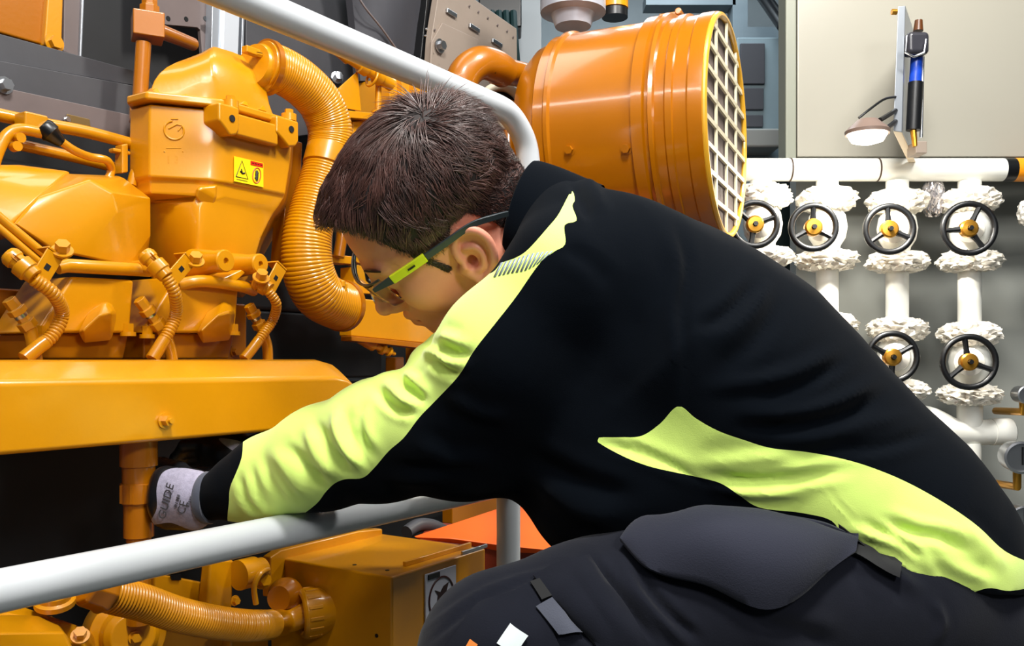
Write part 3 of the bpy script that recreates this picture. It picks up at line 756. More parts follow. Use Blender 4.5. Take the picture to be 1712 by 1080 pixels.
# --- tray and panels behind
def sheet(name, label, poly, v, t, m, cat='panel', bevel=.002):
    return tag(MB().prism([E(x, y, v) for x, y in poly], EN * t).build(name, m, bevel=bevel), label, cat)
tr = T3('cable_tray', 'dark grey steel tray running behind the pipes at upper left', 'tray', E(100, 220, .56))
def sh(nm, poly, v, t, m, par): return MB().prism([E(x, y, v) for x, y in poly], EN * t).build(nm, m, par, bevel=.0015)
sh('upper_lip', [(-60, 40), (240, 122), (262, 150), (-60, 92)], .57, .02, M['greyp'], tr)
sh('side_wall', [(-60, 90), (262, 150), (262, 206), (-60, 146)], .555, .02, M['greyp'], tr)
sh('lower_lip', [(-60, 132), (210, 190), (262, 205), (262, 250), (-60, 190)], .545, .012, M['greym'], tr)
sh('name_strip', [(112, 190), (150, 199), (152, 212), (110, 204)], .543, .002, mat('tarnished_plate', (128, 104, 62), .35, metal=.4), tr)
MB().hexbolt(E(6, 143, .545), -EN, .009, .012).build('tray_bolt', M['steel'], tr); MB().hexbolt(E(112, 200, .54), -EN, .004, .004).build('tray_bolt', M['steel'], tr)
tk = T3('orange_tank', 'orange tank corner in the top left corner of the picture', 'tank', E(60, 80, .62))
MB().prism([E(-80, -60, .62), E(84, -60, .62), E(74, 76, .62), E(-80, 32, .62)], EN * .14).build('tank_side', M['paint_dark'], tk, bevel=.004)
MB().prism([E(84, -60, .61), E(108, -60, .61), E(104, 66, .61), E(98, 84, .61), (E(74, 76, .61))], EN * .05).build('flange', M['paint'], tk, bevel=.003)
g = MB(); g.hexbolt(E(90, 72, .605), -EN, .011, .01); g.build('flange_bolt', M['paint'], tk)
sheet('slotted_plate', 'brown-grey slotted steel upright beside the orange tank', [(108, -60), (140, -60), (134, 98), (106, 86)], .66, .02, M['greym'])
sheet('steel_strip', 'thin pale vertical strip edging the dark gap right of the tank', [(139, -60), (144, -60), (137, 100), (133, 98)], .655, .02, M['zinc'], 'strip')
pp = T3('perforated_plate', 'brown-grey plate with bolt holes and a cutout behind the cube-shaped fitting', 'panel', E(310, 80, .7))
sh('plate', [(262, -60), (360, -60), (357, 70), (330, 46), (262, 40)], .70, .01, M['greym'], pp)
sh('plate_edge', [(334, 40), (362, 40), (357, 90), (338, 90)], .70, .01, M['greym'], pp)
for x, y in ((281, 31), (311, 32), (343, 31)): MB().lathe(E(x, y, .70), -EN, [(0, .005), (.001, .005)], 12).build('bolt_hole', M['black'], pp)
fr = T3('galvanised_upright', 'bright galvanised upright channel behind the domed lid', 'post', E(380, 90, .68))
sh('channel_web', [(357, -60), (378, -60), (372, 95), (353, 95)], .68, .03, M['zinc'], fr)
sh('channel_flange', [(378, -60), (404, -60), (398, 100), (372, 100)], .672, .03, mat('bright_zinc', (214, 220, 228), .35, metal=.4), fr)
sh('channel_lip', [(408, -60), (412, -60), (407, 100), (403, 100)], .675, .02, M['zinc'], fr)
sheet('grey_sheet_panel', 'dark grey sheet panel between the domed lid and the upper rail', [(412, -60), (720, -60), (700, 200), (410, 240)], .69, .01, M['greyp'])  # plain dark grey sheet panel rather than a bulkhead
sheet('shade_backing', 'nearly black backing painting shade into the gaps at upper left', [(-100, -100), (640, -100), (640, 330), (-100, 300)], .78, .02, M['blackm'])  # near-black sheet added so the gaps stay in painted shade
cw = T3('cover_cloth', 'dark grey cloth-like cover panel above the upper rail', 'cover', E(650, 120, .6))
def wav(x, y): return .60 - .012 * math.sin(x * .05 + y * .02)
rings = []
for i in range(9):
    x = 585 + i * 17.5
    rings.append([E(x + (y + 40) * .1, y, wav(x, y)) for y in range(-60, 150, 15)])
g = MB()
n = len(rings[0]); g.loft([r + [EF(p, 0, .02) for p in reversed(r)] for r in rings]); g.build('cloth', mat('charcoal_cloth', (52, 52, 58), .7, bump=.2, bscale=150), cw)
MB().tube(smooth_path([E(596, -10, .585), E(612, 15, .58), E(640, 50, .58), E(668, 90, .58)], 6), .0025, 8).build('piping', M['greym'], cw)
sh('edge_strip', [(720, -60), (736, -60), (716, 100), (703, 100)], .585, .03, M['black'], cw)
g = MB(); g.lathe(E(713, 49, .58), -EN, [(0, .004), (.003, .003)], 12); g.lathe(E(711, 60, .58), -EN, [(0, .003), (.003, .002)], 12); g.build('stud', M['steel'], cw)
tb = T3('electrical_enclosure', 'taupe steel enclosure with three slots above the elbow pipe', 'box', E(790, 140, .55))
sh('front_panel', [(738, -40), (864, 48), (866, 190), (716, 150), (722, 60)], .56, .02, M['beige'], tb)
sh('cover_plate', [(740, 38), (800, 66), (792, 150), (718, 148), (722, 70)], .555, .005, M['beige'], tb)
g = MB()
for x, y in ((755, 22), (793, 47), (831, 72)):
    a = E(x - 8, y - 5, .555); b_ = E(x + 8, y + 5, .555); d = (b_ - a).normalized()
    g.box((a + b_) / 2, ((b_ - a).length, .011, .006), (d, d.cross(EN), EN))
g.build('slot_cover', M['steel'], tb, bevel=.001)
g = MB()
for x, y in ((785, 10), (800, 20), (816, 30), (832, 42), (848, 52), (858, 62), (730, 92), (727, 50), (724, 90), (733, 108)):
    g.lathe(E(x, y, .557), -EN, [(0, .0032), (.002, .0025)], 10)
g.build('rivet', M['greym'], tb)
g = MB(); g.hexbolt(E(735, 77, .55), -EN, .012, .012); g.build('lid_bolt', M['steel'], tb)
sheet('side_plate', 'black backing painted as shade between the taupe enclosure and the hose clutter', [(560, 60), (760, 120), (760, 700), (560, 700)], .85, .02, M['blackm'])  # black sheet stands in for the shade behind the clutter

# --- clutter behind the head
fl = T3('pipe_union', 'orange pipe union running down under the upper rail right of the big hose', 'pipe', E(640, 135, .5))
a, b_ = E(560, 82, .5), E(655, 142, .47); d = (b_ - a).normalized(); L = (b_ - a).length
MB().lathe(a, d, [(0, .011), (.02, .013), (.035, .016), (.036, .012), (L * .42, .012), (L * .43, .017), (L * .55, .017), (L * .56, .013), (L * .7, .013), (L * .71, .019), (L * .8, .019), (L * .81, .015), (L, .015)], 20).build('union_body', P, fl)
g = MB(); g.torus(E(622, 130, .48), d, .019, .003); g.build('ring', P, fl)
g = MB(); g.hexbolt(E(563, 130, .68), Vector((.5, -.8, .1)), .010, .014); tag(g.build('steel_bolt', M['steel']), 'bright steel bolt on the dark panel right of the big hose', 'bolt')
fb_ = T3('fin_block', 'orange finned block between the upper rail and the top of the hair', 'block', E(700, 200, .5))
wb = []
sh('core', [(648, 128), (760, 160), (760, 262), (646, 262)], .52, .1, P, fb_)
g = MB()
for k in range(5): g.prism([E(652 + k * 20, 122 + k * 5, .505), E(660 + k * 20, 124 + k * 5, .505), E(659 + k * 20, 250, .505), E(651 + k * 20, 250, .505)], EN * .03)
g.build('fin', P, fb_, bevel=.001)
bk = T3('angle_bracket', 'orange gusset bracket right of the big hose', 'bracket', E(590, 188, .5))
hull('gusset', [E(560, 152, .5), E(598, 118, .5), E(604, 186, .5), E(580, 182, .5), E(560, 152, .505), E(598, 118, .56), E(604, 186, .56)], P, bk, .002)
sh('shelf_plate', [(576, 184), (660, 192), (650, 202), (572, 196)], .48, .08, P, bk)
g = MB(); g.tube([E(633, 128, .49), E(632, 190, .49)], .007, 12); g.lathe(E(632, 190, .49), UP, [(0, .015), (.006, .013)], 14); g.build('stud', P, bk)
sh('lower_plate', [(590, 203), (660, 196), (650, 232), (600, 262), (592, 262)], .5, .02, P, bk)
# frame and duct in front of the face
df = T3('duct_frame', 'orange duct and frame in front of the face, right of the lower hose end', 'duct', E(650, 578, .42))
MB().prism([E(588, 498, .40), E(752, 512, .40), E(752, 578, .40), E(588, 562, .40)], EN * .035).build('duct', P, df, bevel=.003)
sh('under_plate', [(588, 562), (752, 578), (752, 588), (640, 575), (588, 570)], .385, .03, M['paint_dark'], df)
sh('frame_top', [(545, 424), (640, 434), (640, 446), (545, 438)], .46, .04, P, df)
sh('frame_side', [(592, 446), (606, 448), (606, 500), (592, 498)], .455, .04, P, df)
sh('frame_bottom', [(556, 474), (700, 484), (700, 496), (556, 488)], .46, .04, P, df)
g = MB(); g.tube(smooth_path([E(562, 330, .45), E(572, 380, .45), E(566, 430, .45)], 5), .012, 12); g.build('side_pipe', M['paint_dark'], df)
dcock = T3('drain_cock', 'small orange drain cock below the duct, in front of the chin', 'valve', E(635, 590, .4))
a, b_ = E(600, 566, .42), E(660, 592, .40); d = (b_ - a).normalized(); L = (b_ - a).length
MB().lathe(a, d, [(0, .01), (L * .4, .014), (L * .45, .008), (L * .6, .008), (L * .61, .013), (L * .68, .013), (L * .69, .007), (L * .8, .007), (L * .81, .011), (L * .86, .011), (L * .87, .005), (L, .004)], 14).build('cock_body', P, dcock)
MB().box(E(660, 612, .45), (.03, .03, .04), (EE, EN, UP)).build('mount', M['paint_dark'], dcock, bevel=.003); MB().box(E(690, 600, .5), (.02, .03, .06), (EE, EN, UP)).build('mount', M['paint_dark'], dcock, bevel=.003)

# --- ribbed column behind tall housing (right of it)
tag(MB().prism([E(484, 232, .40), E(506, 238, .40), E(500, 440, .40), E(470, 440, .40)], EN * .03).build('support_strut', M['paint_dark'], bevel=.003), 'vertical orange strut between the tall housing and the big hose', 'strut')

# ================================================================== intake drum
fdv = Vector((-.914, .405, 0)).normalized()
dc = Q(1213, 214, 2.0)
dr = thing('intake_drum', 'big round orange intake drum with a square-mesh grille at its right end', 'drum', dc - UP * .25)
R_ = .2465
prof = [(.0, R_ - .012), (.002, R_), (.012, R_ + .001), (.03, R_ + .001), (.034, R_ - .002), (.06, R_ - .002), (.062, R_ + .004), (.075, R_ + .004), (.079, R_ - .001), (.098, R_ - .001),
        (.100, R_ + .010), (.108, R_ + .012), (.112, R_ + .002), (.118, R_ + .002), (.122, R_ + .009), (.145, R_ + .009), (.147, R_), (.325, R_), (.33, R_ + .006), (.338, R_ + .006), (.343, R_ - .002), (.365, R_ - .002),
        (.37, R_ - .010), (.40, R_ - .02), (.43, R_ - .045), (.45, .1), (.45, .05)]
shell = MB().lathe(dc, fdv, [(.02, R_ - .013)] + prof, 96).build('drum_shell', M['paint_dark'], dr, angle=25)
px_, pz_ = Vector((.405, .914, 0)).normalized(), UP
g = MB(); RI = R_ - .012
nx, nz = 4, 9
grid_m = mat('cream_grille', (226, 214, 182), .35, coat=.3)
for k in range(1, nx):
    x = -RI + 2 * RI * k / nx; h = math.sqrt(max(RI * RI - x * x, 0))
    g.box(dc + px_ * x - fdv * .002, (.010, .005, 2 * h), (px_, fdv, UP))
for k in range(1, nz):
    z = -RI + 2 * RI * k / nz; h = math.sqrt(max(RI * RI - z * z, 0))
    g.box(dc + UP * z - fdv * .002, (2 * h, .005, .010), (px_, fdv, UP))
g.build('grille', grid_m, dr)
MB().torus(dc - fdv * .001, fdv, R_ - .008, .007, 72, 10).build('grille_rim', mat('ochre_rim', (216, 160, 40), .35, coat=.3), dr)
fm = mat('pleated_filter', (112, 98, 92), .7)
g = MB()
for k in range(56):
    x = -RI + 2 * RI * (k + .5) / 56; h = math.sqrt(max(RI * RI - x * x, 0)) - .002
    if h > 0: g.box(dc + px_ * x + fdv * .009, (.004, .012, 2 * h), (px_, fdv, UP))
g.lathe(dc + fdv * .013, fdv, [(0, RI), (.004, RI)], 64)
g.build('filter_pleats', fm, dr)
for (x, y) in ((952, 250), (1047, 248)):
    # find the point of the shell on this pixel ray
    r = Vector(((x - 856) / F, 1, -(y - HOR) / F)); o_ = Vector((0, 0, EYE)); w0 = o_ - dc
    a_p = r - fdv * r.dot(fdv); b_p = w0 - fdv * w0.dot(fdv)
    A, B_, C_ = a_p.dot(a_p), 2 * a_p.dot(b_p), b_p.dot(b_p) - R_ * R_
    s_ = (-B_ - math.sqrt(B_ * B_ - 4 * A * C_)) / (2 * A); pnt = o_ + r * s_
    nn = (pnt - dc) - fdv * (pnt - dc).dot(fdv); nn.normalize()
    g = MB(); g.hexbolt(pnt - nn * .002, nn, .009, .010); g.build('shell_bolt', M['paint_dark'], dr)
sp0 = dc + fdv * .20 - UP * (R_ - .004); sp1 = Vector((sp0.x, sp0.y, 0))
MB().tube([sp0, sp1], .03, 20).build('support_leg', M['paint_dark'], dr); MB().lathe(sp1, UP, [(0, .07), (.01, .07)], 24).build('foot_plate', M['paint_dark'], dr)
# latch box on the clamp ring at the top, rectangular seam on the ring
g = MB(); g.box(dc + fdv * .12 + UP * (R_ + .012), (.05, .05, .02), (fdv, px_, UP)); g.lathe(dc + fdv * .1 + UP * (R_ + .02) - px_ * .03, px_, [(0, .008), (.06, .008)], 12)
g.build('ring_latch', M['paint_dark'], dr, bevel=.003)
ep = thing('elbow_pipe', 'chipped orange elbow pipe entering the left end of the drum', 'pipe', Q(780, 210, 2.05))
MB().tube(smooth_path([Q(764, 330, 2.0), Q(766, 230, 2.0), Q(768, 165, 2.0), Q(776, 126, 2.0), Q(800, 106, 2.02), Q(826, 110, 2.06), Q(842, 120, 2.1)], 8), .037, 32).build('elbow', M['paint_worn'], ep)
MB().tube([Q(836, 117, 2.08), Q(885, 128, 2.2)], .03, 28).build('neck', M['paint_dark'], ep)
g = MB(); g.lathe(Q(831, 114, 2.075), (Q(885, 128, 2.2) - Q(836, 117, 2.08)).normalized(), [(0, .0375), (.008, .0375)], 32); g.build('weld_collar', M['paint_dark'], ep)
tb2 = thing('cream_ring', 'pale ring flange and dark pipe mouth under the elbow pipe', 'flange', Q(835, 200, 2.15))
MB().torus(Q(840, 178, 2.2), Vector((.3, -1, .1)), .05, .012, 40, 12).build('ring', mat('pale_ring', (190, 182, 160), .4), tb2)
MB().lathe(Q(840, 185, 2.25), Vector((.3, -1, .1)), [(0, .05), (.03, .05), (.04, .04)], 28).build('pipe_mouth', M['blackm'], tb2)
MB().tube([Q(850, 172, 2.22), Q(850, 260, 2.2)], .02, 12).build('drop_pipe', M['paint_dark'], tb2)
wp = thing('wrapped_pipe', 'silver wrapped vertical pipe standing above the drum', 'pipe', Q(958, 50, 2.3))
MB().lathe(Q(958, 45, 2.25), UP, [(0, .045), (.03, .055), (.035, .082), (.09, .082), (.2, .08)], 32).build('wrap_sleeve', mat('silver_wrap', (184, 186, 196), .35, metal=.25, var=.1, vscale=20), wp)
MB().lathe(Q(1028, 30, 2.3), UP, [(0, .033), (.02, .033)], 28).build('black_band', M['black'], wp)
MB().lathe(Q(1028, 15, 2.3), UP, [(0, .034), (.12, .034)], 28).build('orange_stub', M['paint'], wp)

# ================================================================== below the middle rail
bx = T3('terminal_box', 'orange sheet-metal terminal box below the middle rail, with a white warning placard', 'box', E(655, 1080, .05))
c0 = E(655, 965, .055); zt_ = c0.z
ub0 = c0.dot(EE); ub1 = E(812, 910, .055).dot(EE)
# depth of the left face: solve the n offset for pixel 450
def on_left(px):
    r = Vector(((px - 856) / F, 1, 0)); k = ub0 / r.dot(EE); return (r * k).dot(EN) - C0
vb1 = on_left(452)
B = lambda u, v, z: W(u, v, z)
zb_ = .1
MB().box(W((ub0 + ub1) / 2, (.055 + vb1) / 2, (zt_ + zb_) / 2), (ub1 - ub0, vb1 - .055, zt_ - zb_), (EE, EN, UP)).build('box_body', P, bx, bevel=.004, seg=3)
# lid lips on the top edge
MB().box(W((ub0 + ub1) / 2 + .03, .085, zt_ + .004), (ub1 - ub0 - .07, .006, .008), (EE, EN, UP)).build('lid_lip', P, bx, bevel=.001)
MB().box(W(ub1 - .03, .058, zt_ + .003), (.075, .004, .006), (EE, EN, UP)).build('edge_clip', M['steel'], bx, bevel=.0005)
g = MB()
for (x, y) in ((615, 940), (668, 938)):
    pass
for uu, vv in ((.03, .09), (.03, .16)): g.lathe(W(ub0 + uu, vv, zt_ - .0005), UP, [(0, .0035), (.0012, .0035)], 10)
g.build('top_screw', M['blackm'], bx)
g = MB(); g.lathe(E(620, 1070, .0) * 0 + W(ub0 - .0004, .085, E(655, 1068, .055).z), -EE, [(0, .003), (.001, .003)], 12); g.build('screw_hole', M['blackm'], bx)
# placard on the right face
pcu0, pcu1 = E(709, 900, .055).dot(EE), E(760, 900, .055).dot(EE)
pz1, pz0 = E(711, 960, .054).z, E(709, 1130, .054).z
pm = mat('placard_white', (206, 208, 222), .3)
pc = MB().box(W((pcu0 + pcu1) / 2, .053, (pz0 + pz1) / 2), (pcu1 - pcu0, .003, pz1 - pz0), (EE, EN, UP)).build('placard', pm, bx, bevel=.001)
pcen = W((pcu0 + pcu1) / 2, .0512, pz1 - .046)
ew = (pcu1 - pcu0) * .40
g = MB(); g.tube([pcen + EE * math.cos(a) * ew + UP * math.sin(a) * .034 for a in [2 * math.pi * k / 32 for k in range(33)]], .0018, 8)
sub(g.build('placard_ring', mat('dark_maroon', (60, 16, 16), .4)), pc)
g = MB(); pp_ = [(-.5, -.022), (-.3, .006), (-.55, .016), (-.1, .010), (.15, .018), (.6, .022), (.45, .012), (.3, -.002), (.1, -.006), (-.05, -.026)]
g.prism([pcen + EE * a * ew + UP * b for a, b in pp_], -EN * .0006); sub(g.build('placard_symbol', mat('symbol_dark', (44, 14, 16), .4), smooth=False), pc)
g = MB(); g.box(W(pcu0 + .02, .051, pz1 - .006), (.03, .003, .008), (EE, EN, UP)); sub(g.build('placard_mark', M['black']), pc)
# lamp-like knurled gland on the left face and the hose
tcap = T3('cable_gland', 'orange knurled gland where the ribbed hose enters the terminal box', 'gland', E(540, 1040, .08))
r_ = Vector(((532 - 856) / F, 1, 0)); k_ = ub0 / r_.dot(EE); gc = r_ * k_; gc.z = EYE - (1022 - HOR) * k_ / F
gx = EE * -1.0
gdir = Vector((-.9, -.44, -.04)).normalized()
g = MB(); g.lathe(gc - gdir * .004, gdir, [(-.02, .034), (.004, .040), (.028, .040), (.032, .037), (.034, .032), (.031, .0265), (.022, .024)], 36)
x_, y_, _ = ortho(gdir)
for k in range(14):
    a = 2 * math.pi * k / 14; g.box(gc + gdir * .011 + (x_ * math.cos(a) + y_ * math.sin(a)) * .0392, (.022, .004, .006), (gdir, (x_ * math.cos(a) + y_ * math.sin(a)), gdir.cross(x_ * math.cos(a) + y_ * math.sin(a))))
g.build('knurled_nut', P, tcap, bevel=.001)
rh = T3('ribbed_hose', 'ribbed grimy orange hose curving below the middle rail into the terminal box', 'hose', E(360, 1050, .12))
hp2 = smooth_path([E(150, 982, .14), E(190, 995, .14), E(240, 1008, .142), E(300, 1028, .148), E(370, 1042, .158), E(430, 1046, .170), gc + gdir * .060 + UP * -.008, gc + gdir * .010], 10)
MB().corr(hp2[8:56], .0208, .0046, .0038, 28).build('ribbed_section', M['hose_grimy'], rh)
MB().tube(hp2[54:], [.0205] * (len(hp2) - 54), 24).build('smooth_end', M['hose'], rh)
MB().lathe(hp2[6], (hp2[10] - hp2[6]).normalized(), [(-.028, .019), (-.024, .023), (-.004, .024), (0, .026), (.006, .026), (.008, .021)], 8).build('end_fitting', M['paint_dark'], rh, bevel=.002)
# pump housings at the bottom left
ph = T3('pump_cover', 'orange cast pump cover in the bottom left corner', 'cover', E(60, 1080, .1))
hull('cast_lid', [E(x, y, v) for x, y, v in [(-60, 1030, .12), (20, 1028, .14), (60, 1030, .14), (110, 1058, .10), (130, 1100, .09), (-60, 1060, .08), (-60, 1160, .08), (120, 1160, .1), (140, 1160, .2), (-60, 1160, .2), (90, 1030, .2)]], P, ph, .005)
hull('lid_rim', [E(x, y, v) for x, y, v in [(-60, 1012, .17), (30, 1012, .18), (130, 1046, .15), (150, 1090, .14), (160, 1170, .14), (-60, 1170, .14), (-60, 1020, .3), (160, 1060, .3), (160, 1170, .3)]], P, ph, .004)
g = MB()
for x, y in ((134, 1064), (92, 1078)): g.hexbolt(E(x, y, .13), Vector((.3, -.6, .75)), .007, .009)
g.build('lid_bolt', P, ph)
MB().lathe(E(92, 1010, .15), Vector((.1, -.3, 1)), [(0, .022), (.006, .022), (.008, .018), (.014, .018)], 24).build('filler_cap', P, ph)
fc = T3('flange_casting', 'round orange flange casting below the ribbed hose', 'casting', E(220, 1085, .16))
MB().lathe(E(215, 1060, .25), Vector((.55, -.8, .15)), [(-.06, .05), (.0, .05), (.004, .038), (.02, .036), (.03, .028), (.03, .015)], 40).build('flange', P, fc, bevel=.002)
MB().prism([E(225, 1025, .27), E(390, 1048, .27), E(380, 1180, .27), E(225, 1180, .27)], EN * .1).build('side_plate', P, fc, bevel=.004)
MB().prism([E(388, 1040, .25), E(450, 1044, .25), E(450, 1180, .25), E(380, 1180, .25)], EN * .1).build('side_plate', M['paint'], fc, bevel=.004)
g = MB(); g.hexbolt(E(226, 1066, .22), Vector((.55, -.8, .15)), .006, .008); g.build('flange_bolt', P, fc)
gb = T3('girder_bracket', 'orange upright bracket and bar between the hose and the terminal box', 'bracket', E(370, 1050, .2))
MB().prism([E(352, 936, .205), E(392, 936, .205), E(388, 1030, .205), E(343, 1034, .205)], EN * .02).build('upright', P, gb, bevel=.004)
MB().prism([E(258, 958, .23), E(300, 966, .23), E(352, 976, .23), E(352, 1020, .23), E(258, 1010, .23)], EN * .03).build('cross_bar', P, gb, bevel=.003)
MB().prism([E(285, 962, .227), E(303, 960, .227), E(303, 970, .227), E(288, 970, .227)], EN * .002).build('square_notch', M['black'], gb)
g = MB(); g.lathe(E(398, 962, .19), EE, [(0, .022), (.03, .022), (.032, .018), (.045, .018)], 24); g.build('bushing', P, gb)
g = MB(); g.tube(smooth_path([E(428, 1010, .16), E(425, 980, .16), E(436, 958, .16), E(448, 952, .17)], 6), .004, 10); g.build('clip', P, gb)
MB().hexbolt(E(438, 970, .18), Vector((.6, -.7, .2)), .009, .012).build('bracket_bolt', M['paint'], gb); MB().hexbolt(E(392, 1004, .165), -EN, .005, .006).build('bracket_bolt', M['paint'], gb)
lf = T3('round_boss', 'dim orange round boss between the bushing and the terminal box', 'boss', E(478, 1005, .17))
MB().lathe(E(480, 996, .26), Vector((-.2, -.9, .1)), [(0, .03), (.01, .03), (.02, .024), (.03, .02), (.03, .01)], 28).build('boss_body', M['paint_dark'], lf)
sheet('corner_plate', 'rounded orange plate edge under the middle rail left of the terminal box', [(452, 932), (470, 920), (600, 888), (640, 884), (640, 900), (500, 935), (452, 1000)], .29, .02, P, 'plate', .003)

# orange tarpaulin behind the post
ta = T3('orange_tarpaulin', 'bright orange folded tarpaulin behind the rail post', 'tarpaulin', Q(860, 940, 1.85))
hull('tarpaulin_top', [Q(690, 897, 1.75), Q(832, 850, 2.05), Q(885, 844, 2.1), Q(915, 858, 2.05), Q(944, 922, 1.75), Q(840, 912, 1.70), Q(760, 900, 1.72),
                        Q(700, 905, 1.75), Q(844, 922, 1.72), Q(944, 930, 1.77), Q(890, 880, 2.1)], M['orange'], ta, .004)
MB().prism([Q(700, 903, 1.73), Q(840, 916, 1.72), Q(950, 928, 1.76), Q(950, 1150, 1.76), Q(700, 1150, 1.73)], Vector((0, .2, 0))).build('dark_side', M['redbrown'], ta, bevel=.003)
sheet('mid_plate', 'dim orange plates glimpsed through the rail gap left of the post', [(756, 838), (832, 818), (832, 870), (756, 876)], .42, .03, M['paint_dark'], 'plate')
tag(MB().tube(smooth_path([E(680, 890, .3), E(700, 878, .3), E(725, 880, .3), E(745, 890, .3)], 5), .014, 12).build('hose_end', M['greyp']), 'dark grey hose end glimpsed below the middle rail behind the terminal box', 'hose')
# ================================================================== implicit-surface sculpting helpers
class Sdf:
    def __init__(s, lo, hi, h):
        s.lo = np.array(lo, np.float32); s.h = h
        s.n = np.ceil((np.array(hi) - s.lo) / h).astype(int) + 1
        s.cap = h * 12 if h * 12 > .03 else .03
        s.a = np.full(s.n, s.cap, np.float32)
    def win(s, lo, hi, m):
        i0 = np.clip(np.floor((np.array(lo) - m - s.lo) / s.h).astype(int), 0, s.n)
        i1 = np.clip(np.ceil((np.array(hi) + m - s.lo) / s.h).astype(int) + 1, 0, s.n)
        sl = tuple(slice(a, b) for a, b in zip(i0, i1))
        if any(b <= a for a, b in zip(i0, i1)): return None, None
        ax = [(np.arange(a, b, dtype=np.float32) * s.h + s.lo[k]) for k, (a, b) in enumerate(zip(i0, i1))]
        return sl, np.meshgrid(*ax, indexing='ij', sparse=True)
    @staticmethod
    def smin(a, b, k):
        if k <= 0: return np.minimum(a, b)
        t = np.maximum(k - np.abs(a - b), 0) / k
        return np.minimum(a, b) - t * t * k * .25
    def _apply(s, sl, d, k, mode):
        if mode == 'add': s.a[sl] = s.smin(s.a[sl], d, k)
        else: s.a[sl] = -s.smin(-s.a[sl], d, k)       # subtract: max(a, -d)
    def cap_(s, a, b, ra, rb=None, k=.01, mode='add', lat=None, f=1.0):
        "capsule with two radii; along direction lat it is f times as wide"
        rb = ra if rb is None else rb
        a = np.array(a, np.float32); b = np.array(b, np.float32); R = max(ra, rb) * max(f, 1)
        sl, (X, Y, Z) = s.win(np.minimum(a, b) - R, np.maximum(a, b) + R, k + .02)
        if sl is None: return s
        px, py, pz = X - a[0], Y - a[1], Z - a[2]; ab = b - a
        if lat is not None and f != 1:
            l = np.array(lat, np.float32); l /= np.linalg.norm(l); g = 1 / f - 1
            dl = (px * l[0] + py * l[1] + pz * l[2]) * g
            px, py, pz = px + dl * l[0], py + dl * l[1], pz + dl * l[2]
            ab = ab + l * (ab @ l) * g
        L = float(ab @ ab) + 1e-12
        t = np.clip((px * ab[0] + py * ab[1] + pz * ab[2]) / L, 0, 1)
        d = np.sqrt((px - t * ab[0]) ** 2 + (py - t * ab[1]) ** 2 + (pz - t * ab[2]) ** 2) - (ra + (rb - ra) * t)
        s._apply(sl, d.astype(np.float32), k, mode); return s
    def ell(s, c, r, axes=None, k=.01, mode='add'):
        c = np.array(c, np.float32); r = np.array(r, np.float32); R = float(r.max())
        A = np.eye(3, dtype=np.float32) if axes is None else np.array([list(v) for v in axes], np.float32)
        ext = (np.abs(A) * r[:, None]).sum(0) if axes is not None else r
        sl, g = s.win(c - ext, c + ext, k + .02)
        if sl is None: return s
        X, Y, Z = (g[0] - c[0], g[1] - c[1], g[2] - c[2])
        u = [(X * A[i][0] + Y * A[i][1] + Z * A[i][2]) for i in range(3)]
        k0 = np.sqrt((u[0] / r[0]) ** 2 + (u[1] / r[1]) ** 2 + (u[2] / r[2]) ** 2)
        k1 = np.sqrt((u[0] / r[0] ** 2) ** 2 + (u[1] / r[1] ** 2) ** 2 + (u[2] / r[2] ** 2) ** 2) + 1e-6
        d = np.where(k0 < 1e-4, -float(r.min()), k0 * (k0 - 1) / k1)
        s._apply(sl, d.astype(np.float32), k, mode); return s
    def grid(s):
        ax = [(np.arange(s.n[k], dtype=np.float32) * s.h + s.lo[k]) for k in range(3)]
        return np.meshgrid(*ax, indexing='ij', sparse=True)
    def mesh(s):
        g = vdb.FloatGrid(s.cap); g.copyFromArray(np.clip(s.a, -s.cap, s.cap))
        p, t, q = g.convertToPolygons(isovalue=0.0, adaptivity=0.0)
        p = np.asarray(p, np.float64) * s.h + s.lo
        q = np.asarray(q, np.int64).reshape(-1, 4); t = np.asarray(t, np.int64).reshape(-1, 3)
        tr = np.concatenate([q[:, [0, 1, 2]], q[:, [0, 2, 3]], t]) if len(q) else t
        return p, tr.copy()
def keep_big(p, tr):
    "keep only the largest connected piece"
    lab = np.arange(len(p))
    for _ in range(200):
        m = lab[tr].min(1); new = lab.copy()
        for c in range(3): np.minimum.at(new, tr[:, c], m)
        new = new[new]
        if (new == lab).all(): break
        lab = new
    u, c = np.unique(lab[tr[:, 0]], return_counts=True); b = u[c.argmax()]
    return compact(p, tr[lab[tr[:, 0]] == b])
def compact(p, tr, extra=None):
    used = np.zeros(len(p), bool); used[tr.ravel()] = True
    idx = np.cumsum(used) - 1
    if extra is None: return p[used], idx[tr]
    return p[used], idx[tr], extra[used]
def vnormals(p, tr):
    n = np.cross(p[tr[:, 1]] - p[tr[:, 0]], p[tr[:, 2]] - p[tr[:, 0]]); o = np.zeros_like(p)
    for c in range(3): np.add.at(o, tr[:, c], n)
    return o / (np.linalg.norm(o, axis=1, keepdims=True) + 1e-12)
def relax(p, tr, it=3, lam=.5):
    e = np.concatenate([tr[:, [0, 1]], tr[:, [1, 2]], tr[:, [2, 0]]]); e = np.concatenate([e, e[:, ::-1]])
    deg = np.bincount(e[:, 0], minlength=len(p))[:, None].astype(float)
    for _ in range(it):
        for l in (lam, -lam * 1.02):
            s = np.zeros_like(p)
            for c in range(3): s[:, c] = np.bincount(e[:, 0], weights=p[e[:, 1], c], minlength=len(p))
            p = p + l * (s / np.maximum(deg, 1) - p)
    return p
def vis(p):
    "measured picture position of points"
    return np.stack([856 + F * p[:, 0] / p[:, 1], HOR - F * (p[:, 2] - EYE) / p[:, 1]], 1)
